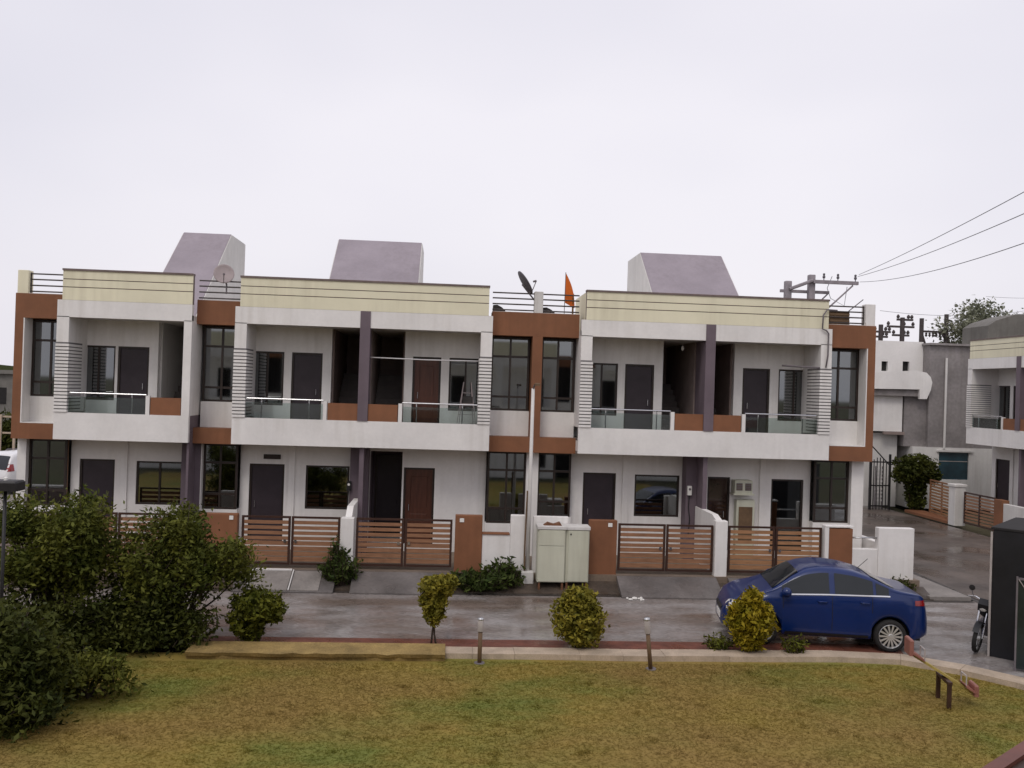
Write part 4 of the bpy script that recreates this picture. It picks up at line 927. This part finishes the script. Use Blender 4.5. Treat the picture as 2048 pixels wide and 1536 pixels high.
weed('wide weedy clump below the terracotta panel left of the lamp pole', (.95, 22.1, .08), .85, .52, 150, 25, size=.08)
weed('taller leafy clump next to the base of the lamp pole', (1.55, 22.15, .08), .55, .8, 110, 26, size=.075)
weed('dry dark tuft at the foot of the right corner wall', (11.9, 22.25, .1), .4, .42, 60, 27, 'leaf_deep', .05)
# the big shrubs on the left
rng = np.random.default_rng(5)
def clumps(n, w, dpt, z0, z1, lx=0, top=None):
    out_ = []
    while len(out_) < n:
        x, y, z = rng.uniform(-w, w), rng.uniform(-dpt, dpt), rng.uniform(z0, z1); f = (z-z0)/(z1-z0)
        if (x/w)**2+(y/dpt)**2+((z-(z0+z1)*.5)/((z1-z0)*.56))**2 < 1.15: out_.append((x+lx*f, y, z))
    return out_
shrub('garden_shrub', 'big dark green shrub on the left, its top touching the left house windows', 'shrub', (-7.35, 17.3, -.1), clumps(34, 1.15, .75, .95, 2.75), 620, .048, 'leaf_dark', 31, .34, group='big shrubs on the left')
shrub('garden_shrub', 'big shrub with brownish shoots in front of the leftmost gate', 'shrub', (-5.1, 17.55, -.1), clumps(36, 1.28, .7, .95, 2.5, .3), 560, .047, 'leaf_dark', 32, .33, group='big shrubs on the left')
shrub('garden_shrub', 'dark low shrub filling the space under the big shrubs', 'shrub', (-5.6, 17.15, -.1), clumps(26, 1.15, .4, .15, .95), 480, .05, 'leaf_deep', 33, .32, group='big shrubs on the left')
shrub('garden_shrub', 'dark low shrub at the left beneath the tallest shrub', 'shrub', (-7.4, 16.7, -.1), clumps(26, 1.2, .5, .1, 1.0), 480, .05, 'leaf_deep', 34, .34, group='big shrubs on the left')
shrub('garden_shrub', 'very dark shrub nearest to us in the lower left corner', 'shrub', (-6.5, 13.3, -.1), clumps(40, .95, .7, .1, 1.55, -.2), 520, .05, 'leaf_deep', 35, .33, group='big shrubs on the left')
shrub('garden_shrub', 'yellowish low shrub trailing onto the lawn beside the corner shrub', 'shrub', (-5.55, 14.6, -.1), clumps(12, .55, .4, .1, .6), 260, .05, 'leaf_dark', 36, .26, group='big shrubs on the left')
# grass blades of the lawn
rng = np.random.default_rng(77); n = 150000
gx = rng.uniform(-8, 11.4, n); gy = 10.6+6.15*rng.uniform(0, 1, n)**.85
lim = np.interp(gx, [k[0] for k in kerb_c], [k[1] for k in kerb_c])-.32; lim[gx < 0] = 16.45
keep = gy < lim; gx, gy = gx[keep], gy[keep]; n = len(gx)
patch = .5+.5*np.sin(gx*1.3+np.sin(gy*1.7)*1.4)*np.sin(gy*1.1+gx*.45)
hh = (.008+.020*rng.uniform(0, 1, n)**2)*(.6+.7*patch); a = rng.uniform(0, 6.28, n); wd = .007
bx, by = np.cos(a)*wd, np.sin(a)*wd; lx, ly = rng.normal(0, .05, n), rng.normal(0, .05, n)
nt2 = 130; tx, ty = rng.uniform(-7.5, 10.8, nt2), rng.uniform(10.8, 16.2, nt2); ok_ = ty < np.interp(tx, [k[0] for k in kerb_c], [k[1] for k in kerb_c])-.45; tx, ty = tx[ok_], ty[ok_]
m_ = 34; ex = np.repeat(tx, m_)+rng.normal(0, .05, len(tx)*m_); ey = np.repeat(ty, m_)+rng.normal(0, .05, len(tx)*m_)
ea = rng.uniform(0, 6.28, len(ex)); hh = np.concatenate([hh, rng.uniform(.015, .045, len(ex))]); gx = np.concatenate([gx, ex]); gy = np.concatenate([gy, ey]); bx = np.concatenate([bx, np.cos(ea)*.008]); by = np.concatenate([by, np.sin(ea)*.008])
lx = np.concatenate([lx, rng.normal(0, .035, len(ex))]); ly = np.concatenate([ly, rng.normal(0, .035, len(ex))]); n = len(gx)
V = np.stack([np.stack([gx-bx, gy-by, np.full(n, LAWN_Z)], 1), np.stack([gx+bx, gy+by, np.full(n, LAWN_Z)], 1), np.stack([gx+lx, gy+ly, LAWN_Z+hh], 1)], 1).reshape(-1, 3)
gr = quads('grass', V, 'grass', tri=True)
stuff(gr, 'patchy dry yellow and green grass covering the lawn', 'grass')

# ---------------------------------------------------------------- side street on the right
YR = 21.35
t = thing('grey_building', 'bare grey unplastered building with a pale pipe beyond the side street', 'building', (24.6, 41, 0), 0, local=False)
obj('wall', MB().wall(23.05, 28.0, 2.95, 7.85, 41.0, 46.0, []), 'unplastered', t); obj('wing', MB().box(21.95, 23.049, 41.2, 46.0, 2.95, 5.62), 'unplastered', t)
obj('lower_wall', MB().wall(22.3, 28.0, 0, 2.949, 40.97, 46.0, [(23.62, 25.12, 1.42, 2.72)]), 'white2', t)
wn_ = obj('window', MB().box(23.62, 25.12, 41.05, 41.09, 1.42, 2.72), 'tealglass', t); obj('glazing_bar', MB().box(23.62, 25.12, 41.03, 41.049, 2.28, 2.31), 'palemetal', wn_)
obj('lintel', MB().box(23.5, 25.3, 40.88, 40.969, 2.75, 2.83), 'white2', t); obj('drain_pipe', MB().tube([(23.85, 40.94, 2.9), (23.85, 40.94, 7.25)], .055, 8), 'white2', t)
obj('roof_slab', MB().box(22.95, 28.2, 40.8, 46.1, 7.851, 7.95), 'unplastered', t)
obj('roof_room', MB().prism([(30.3, 7.6), (30.35, 9.55), (30.8, 9.85), (32.05, 10.27), (36.0, 10.3), (36.0, 7.6)], 48, 50.5, 'y'), 'mumtydark', t)
t = thing('white_house', 'white neighbouring house with two small square windows beyond the side street', 'house', (21.5, 41.6, 0), 0, local=False)
obj('wall', MB().wall(17.5, 23.04, 5.7, 8.02, 41.6, 46, [(20.96, 21.27, 6.55, 7.02), (22.02, 22.36, 6.55, 7.05)]), 'white', t)
for x in (20.96, 22.02): obj('window', MB().box(x, x+.34, 41.75, 41.79, 6.5, 7.1), 'void', t)
obj('parapet', MB().prism([(17.5, 6.40), (20.17, 6.43), (22.27, 6.60), (22.77, 6.50), (22.98, 6.3), (23.06, 6.05), (23.0, 5.69), (22.81, 5.25), (22.46, 5.24), (22.44, 5.70), (17.5, 5.62)], 40.75, 40.9, 'y'), 'white', t)
obj('balcony_beam', MB().box(17.5, 22.83, 40.9, 41.599, 5.36, 5.66), 'unplastered', t); obj('upper_wing', MB().box(18.5, 21.86, 41.2, 46, 3.64, 5.359), 'white', t); obj('lower_wing', MB().box(18.5, 21.8, 41.5, 46, 0, 3.55), 'white2', t)
obj('ledge', MB().box(20.9, 21.9, 41.0, 41.199, 3.5, 3.63), 'stairwall', t); obj('roof_slab', MB().box(17.3, 21.3, 43.0, 46, 8.021, 8.4), 'olive', t)
def slat_gate(label, p0, p1, z0, z1, n, m):
    a, b = Vector((*p0, 0)), Vector((*p1, 0)); L = (b-a).length; g = thing('gate', label, 'gate', (p0[0], p0[1], z0), math.atan2(b.y-a.y, b.x-a.x)); h = z1-z0
    mb = MB(); mb.box(0, .07, -.03, .03, 0, h).box(L-.07, L, -.03, .03, 0, h).box(.07, L-.07, -.03, .03, h-.06, h).box(.07, L-.07, -.03, .03, 0, .06); mb.box(L/2-.04, L/2+.04, -.025, .025, .06, h-.06); obj('gate_frame', mb, 'gateframe' if m != 'gateslat2' else 'gateslat', g)
    for k in range(n): z = .09+k*(h-.16)/n; obj('slat', MB().box(.07, L-.07, -.012, .012, z, z+(h-.16)/n*.6), m, g)
slat_gate('brown slatted gate beyond the pale pillar on the side street', (21.95, 38.7), (21.55, 36.1), .12, 1.62, 10, 'gateslat2')
slat_gate('brown slatted gate nearest on the side street, under the right balcony', (21.45, 35.2), (21.45, 33.1), .15, 1.45, 9, 'gateslat')
t = thing('gate_pillar', 'pale gate pillar between two brown gates on the side street', 'pillar', (21.4, 35.65, 0), 0); obj('shaft', MB().bbox(-.24, .24, -.24, .24, 0, 1.62, .02), 'white2', t); obj('cap', MB().bbox(-.28, .28, -.28, .28, 1.621, 1.72, .02), 'white2', t)
t = thing('yard_wall', 'greenish white yard wall with a brown post at the right edge', 'wall', (21.5, 31, 0), 0, local=False); obj('brown_post', MB().bbox(21.3, 21.6, 32.5, 33.0, 0, 1.42, .01), 'terra', t); obj('wall_section', MB().bbox(21.35, 21.55, 20, 32.499, 0, 1.30, .01), 'white2', t)
tag(obj('red_kerb', MB().bbox(21.2, 22.0, 36.0, 39.5, 0, .12, .01), 'terra'), 'low red step below the farther brown gate on the side street', 'step')
t = thing('black_gate', 'tall black iron gate ajar at the end of the side street', 'gate', (19.78, 40.1, 0), R(6))
obj('gate_post', MB().box(0, .09, -.05, .05, 0, 3.1), 'blackplastic', t); obj('gate_post', MB().box(1.0, 1.07, -.05, .05, 0, 2.6), 'blackplastic', t)
for z in (.15, 1.1, 2.2): obj('gate_rail', MB().box(.09, 1.0, -.02, .02, z, z+.06), 'blackplastic', t)
for k in range(5): obj('gate_bar', MB().box(.2+k*.16, .235+k*.16, -.015, .015, .0, 2.35+.1*math.sin(k)), 'blackplastic', t)
obj('brace', MB().tube([(.06, 0, 3.0), (1.0, 0, 2.1)], .03, 6), 'blackplastic', t)
lad = thing('white_ladder', 'white ladder of short rungs behind the black iron gate', 'ladder', (20.3, 40.6, 0), R(0))
for x in (0, .34): obj('stile', MB().box(x, x+.04, -.02, .02, 0, 2.0), 'greymetal', lad)
for k in range(9): obj('rung', MB().box(.04, .34, -.04, .04, .35+k*.18, .43+k*.18), 'white', lad)
bush('street_tree', 'dark umbrella shaped tree in front of the grey building', 'tree', (21.75, 39.6, 0), [((0, 0, 2.05), (.95, .9, .62)), ((.5, 0, 1.7), (.62, .6, .4)), ((-.5, 0, 1.7), (.55, .6, .4)), ((0, 0, 1.15), (.5, .5, .75)), ((.05, 0, .5), (.42, .42, .45))], 5200, .085, 'leaf_deep', 41, 3, .06)
random.seed(12)
t = thing('brick_heap', 'pale scattered stones at the corner behind the right boundary wall', 'stones', (13.1, 27.5, .1), 0)
for k in range(26):
    s_ = random.uniform(.05, .12); obj('stone', MB().bbox(-.9+random.uniform(0, 1.6), -.9+random.uniform(0, 1.6)+s_*1.8+.2, (q := random.uniform(-1.6, 1.6)), q+s_*1.5, 0, s_, .02), 'mud_stone' if k % 2 else 'terra', t)

# ---------------------------------------------------------------- power poles and wires
t = thing('power_pole', 'double power pole with crossarms behind the roof of the right end house', 'power pole', (14.5, 36, 0), 0)
for x, h in ((-.5, 9.95), (.5, 10.25)): obj('pole', MB().bbox(x-.13, x+.13, -.13, .13, 0, h, .02), 'polegrey', t)
obj('crossarm', MB().box(.5, 2.42, -.26, -.131, 9.88, 10.02), 'polegrey', t); obj('crossarm', MB().box(-.75, 1.35, .131, .24, 9.50, 9.62), 'polegrey', t); obj('crossarm', MB().tube([(-.5, -.2, 9.6), (.5, -.2, 10.0)], .07, 6), 'polegrey', t)
obj('stay', MB().tube([(2.2, -.2, 9.85), (1.2, -.2, 8.9), (.6, -.15, 8.2)], .035, 6), 'polegrey', t); obj('stay', MB().tube([(1.3, .2, 9.5), (.6, .2, 8.8)], .03, 6), 'polegrey', t)
for x in (.95, 1.55, 2.3): obj('insulator', MB().lathe([(.02, 0), (.02, .08), (.055, .09), (.06, .16), (.03, .2), (.05, .22), (.045, .28), (0, .3)], 10, (x, -.2, 10.02)), 'dishgrey', t, True)
obj('jumper_cable', MB().tube([(1.3, -.2, 10.2), (1.1, -.2, 9.7), (1.35, 0, 9.3), (1.9, -.1, 9.0), (2.0, -.1, 9.8)], .014, 5), 'wire', t)
def wire(label, a, b, sag, r=.010):
    pts = []
    for i in range(25): f = i/24; pts.append((a[0]+(b[0]-a[0])*f, a[1]+(b[1]-a[1])*f, a[2]+(b[2]-a[2])*f-sag*4*f*(1-f)))
    tag(obj('power_wire', MB().tube(pts, r, 5), 'wire', smooth=True), label, 'wire', 'power wires')
def ext(a, b, k): return tuple(p+(q-p)*k for p, q in zip(a, b))
s1, s2, s3 = (16.95, 35.8, 10.32), (16.95, 35.9, 10.25), (16.95, 35.7, 10.0)
wire('topmost of the three wires rising to the upper right', s1, ext(s1, (12.08, 18, 9.67), 1.25), .10); wire('middle of the three wires rising to the upper right', s2, ext(s2, (12.1, 18, 9.25), 1.25), .16); wire('lowest of the three wires rising to the upper right', s3, ext(s3, (12.11, 18, 8.71), 1.25), .30)
wire('thin sagging wire far off above the white neighbouring house', (28, 56, 11.0), (62, 80, 16.5), 1.2, .014); wire('second thin far wire near the right tree top', (44, 70, 14.0), (70, 84, 18.0), .7, .014)
def far_pole(label, x, y, h, arms):
    t = thing('power_pole', label, 'power pole', (x, y, 0), 0); obj('pole', MB().tube([(0, 0, 0), (0, 0, h)], [.20, .16], 8), 'darkpole', t)
    for (a, b, z) in arms:
        c = obj('crossarm', MB().box(a, b, -.08, .08, z-.07, z+.07), 'darkpole', t)
        for q in (a+.08, (a+b)/2+.25, b-.08): obj('insulator', MB().lathe([(0, 0), (.10, .05), (.12, .16), (.05, .28), (0, .3)], 8, (q, 0, z+.07)), 'darkpole', c)
far_pole('dark single power pole with two crossarms above the white neighbouring house', 31.65, 60, 11.0, [(-1.1, .85, 10.35), (-.7, .5, 9.75), (-.4, .75, 10.85)])
t = thing('power_pole', 'dark double power pole joined by a beam above the grey building', 'power pole', (34.0, 60, 0), 0)
for x, h in ((-.95, 11.0), (.85, 11.35)): obj('pole', MB().tube([(x, 0, 0), (x, 0, h)], [.18, .15], 8), 'darkpole', t); obj('brace', MB().tube([(x, 0, 10.0), (x+.35, 0, 9.0)], .10, 6), 'darkpole', t)
b_ = obj('beam', MB().box(-.95, .85, -.06, .06, 10.02, 10.16), 'darkpole', t)
for k in range(6): obj('insulator', MB().lathe([(0, .0), (.09, -.05), (.06, -.15), (.10, -.2), (.0, -.34)], 8, (-.6+k*.25, 0, 10.02)), 'darkpole', b_)
far_pole('faint reddish power pole just behind the right end of the row', 30.1, 60, 10.45, [(-.7, .5, 9.6), (-.5, .7, 9.95)])

# ---------------------------------------------------------------- trees and far things
def tree(name, label, base, h, crown, n_cl, n_per, size, m, seed, rc, cz=(.5, 1.0), tr=.18):
    rng = np.random.default_rng(seed); t = thing(name, label, 'tree', base, 0, 'background trees'); mb = MB(); P = []
    limb(mb, (0, 0, -.3), (rng.normal(0, .2), 0, h*.55), tr, tr*.6, rng, 5, .05)
    for k in range(n_cl):
        v = rng.normal(size=3); v /= np.linalg.norm(v); q = rng.uniform(.35, 1); c = np.array([v[0]*crown[0]*q, v[1]*crown[1]*q, h*(cz[0]+cz[1])/2+v[2]*h*(cz[1]-cz[0])/2*q])
        limb(mb, (0, 0, h*rng.uniform(.35, .55)), c, tr*.35, tr*.08, rng, 4, .1); P.append(c+rng.normal(size=(n_per, 3))*rc*np.array([1, 1, .7]))
    quads('crown', leaves(rng, np.concatenate(P), size, .5), m, t); obj('trunk', mb, 'bark', t, True)
tree('tree', 'thin pale green tree rising behind the grey building', (37.3, 60, 0), 12.4, (3.0, 2.4), 48, 170, .13, 'leaf_far', 51, .5)
tree('tree', 'tree mostly outside the left edge, one leafy branch reaching in', (-31.2, 50, 0), 9.6, (3.9, 3), 40, 130, .13, 'leaf_dark', 52, .55, (.45, 1.0))
tree('tree', 'small tree at the far right edge above the dark stair roof', (46.0, 66, 0), 13.2, (2.2, 2), 22, 110, .14, 'leaf_far', 53, .5)
def far_block(label, x0, x1, y0, y1, h, m, nwin):
    t = thing('distant_building', label, 'building', ((x0+x1)/2, (y0+y1)/2, 0), 0, local=False); obj('wall', MB().box(x0, x1, y0, y1, -.1, h), m, t); obj('roof_slab', MB().box(x0-.3, x1+.3, y0-.3, y1+.3, h+.001, h+.35), 'mumtydark', t)
    for k in range(nwin): x = x0+(x1-x0)*(k+.5)/nwin; obj('window', MB().box(x-.6, x+.6, y0-.04, y0+.02, h*.45, h*.75), 'void', t)
far_block('dim flat roofed building far off at the left edge', -46, -37.5, 84, 92, 5.0, 'mumtydark', 4)
bush('hedge', 'dark hedge mass behind the white car at the left edge', 'hedge', (-26, 52, 0), [((-5, 0, 1.6), (4, 1.5, 1.8)), ((0, 0, 1.4), (3.5, 1.5, 1.6)), ((3.0, 0, 1.2), (2.6, 1.5, 1.4))], 7000, .16, 'leaf_deep', 61, 5, .06)
t = thing('pale_fence', 'pale fence of thin posts at the left edge beyond the white car', 'fence', (-25.5, 48, 0), 0, local=False)
for k in range(16): obj('post', MB().box(-33+k*.7, -32.9+k*.7, 47.95, 48.05, 0, 2.9), 'kerb', t)
for z in (.9, 1.9, 2.75): obj('rail', MB().box(-33, -22.4, 48.06, 48.11, z, z+.09), 'kerb', t)
hills = MB(); rng = np.random.default_rng(3); n = 60; vs = []
for i in range(n+1): x = -1500+3000*i/n; h = 9+7*math.sin(i*.5)+5*math.sin(i*1.3+1); vs += [(x, 1500, -1), (x, 1500, max(3, h)), (x, 1900, -1)]
hills.add(vs, [(3*i, 3*i+3, 3*i+4, 3*i+1) for i in range(n)]+[(3*i+1, 3*i+4, 3*i+5, 3*i+2) for i in range(n)]); struct('hills', hills, 'farhedge')

# ---------------------------------------------------------------- the house the picture was taken from
t = thing('opposite_house', 'brown edge of the terrace wall in the lower right corner', 'house', (0, -3, 0), 0, local=False)
for (xa, xb) in ((-18.5, -12.0), (-9.6, -2.8), (-.4, 6.4), (8.8, 15.6)):
    obj('lower_wall', MB().wall(xa, xb, -.1, 3.3, -2.0, -1.8, [(xa+.5, xa+1.5, .5, 2.7), (xa+2.1, xa+3.2, 1.4, 2.7), (xb-3.1, xb-2.0, 1.4, 2.7), (xb-1.5, xb-.5, .5, 2.7)]), 'white', t)
    obj('upper_wall', MB().wall(xa, xb, 3.301, 7.0, -2.0, -1.8, [(xa+.35, (xa+xb)/2-.2, 4.1, 6.4), ((xa+xb)/2+.2, xb-.35, 4.1, 6.4)]), 'white', t); obj('parapet', MB().box(xa, xb, -1.98, -1.78, 7.001, 7.85), 'cream', t)
    obj('rear_wall', MB().wall(xa, xb, 3.6, 6.6, -3.4, -3.3, [(xa+.6, xa+1.5, 3.7, 5.8), (xb-1.5, xb-.6, 3.7, 5.8)]), 'white', t)
    obj('bay_band', MB().box(xb+.001, xb+2.399, -2.3, -2.1, 6.5, 7.15), 'terra', t); obj('bay_band', MB().box(xb+.001, xb+2.399, -2.3, -2.1, 3.3, 3.75), 'terra', t); obj('bay_sill', MB().box(xb+.001, xb+2.399, -2.35, -2.15, 3.751, 4.4), 'white', t)
obj('rear_shell', MB().box(-18.5, 18, -9, -3.6, -.1, 6.6), 'void', t)
dv = Vector((.21, .16, 0)).normalized(); nv = Vector((dv.y, -dv.x, 0)); a = Vector((1.34, 2.09, 4.15))-dv*.9; b = Vector((1.55, 2.25, 4.15))+dv*1.2
mb = MB(); q = [a, b, b+nv*.5, a+nv*.5]; mb.add([tuple(p) for p in q]+[(p.x, p.y, p.z-.08) for p in q], [(0, 1, 2, 3), (7, 6, 5, 4), (0, 4, 5, 1), (1, 5, 6, 2), (2, 6, 7, 3), (3, 7, 4, 0)]); fixn(obj('terrace_coping', mb, 'brownpaint', t))
q = [a-nv*.0+Vector((0, 0, .012)), b+Vector((0, 0, .012)), b+nv*.035+Vector((0, 0, .012)), a+nv*.035+Vector((0, 0, .012))]
mb = MB(); mb.add([tuple(p) for p in q]+[(p.x, p.y, p.z-.011) for p in q], [(0, 1, 2, 3), (7, 6, 5, 4), (0, 4, 5, 1), (1, 5, 6, 2), (2, 6, 7, 3), (3, 7, 4, 0)]); fixn(obj('coping_edge', mb, 'redbrown', t))
scene.cycles.max_bounces = 5; scene.cycles.diffuse_bounces = 3; scene.cycles.glossy_bounces = 3; scene.cycles.transparent_max_bounces = 6
scene.cycles.caustics_reflective = False; scene.cycles.caustics_refractive = False
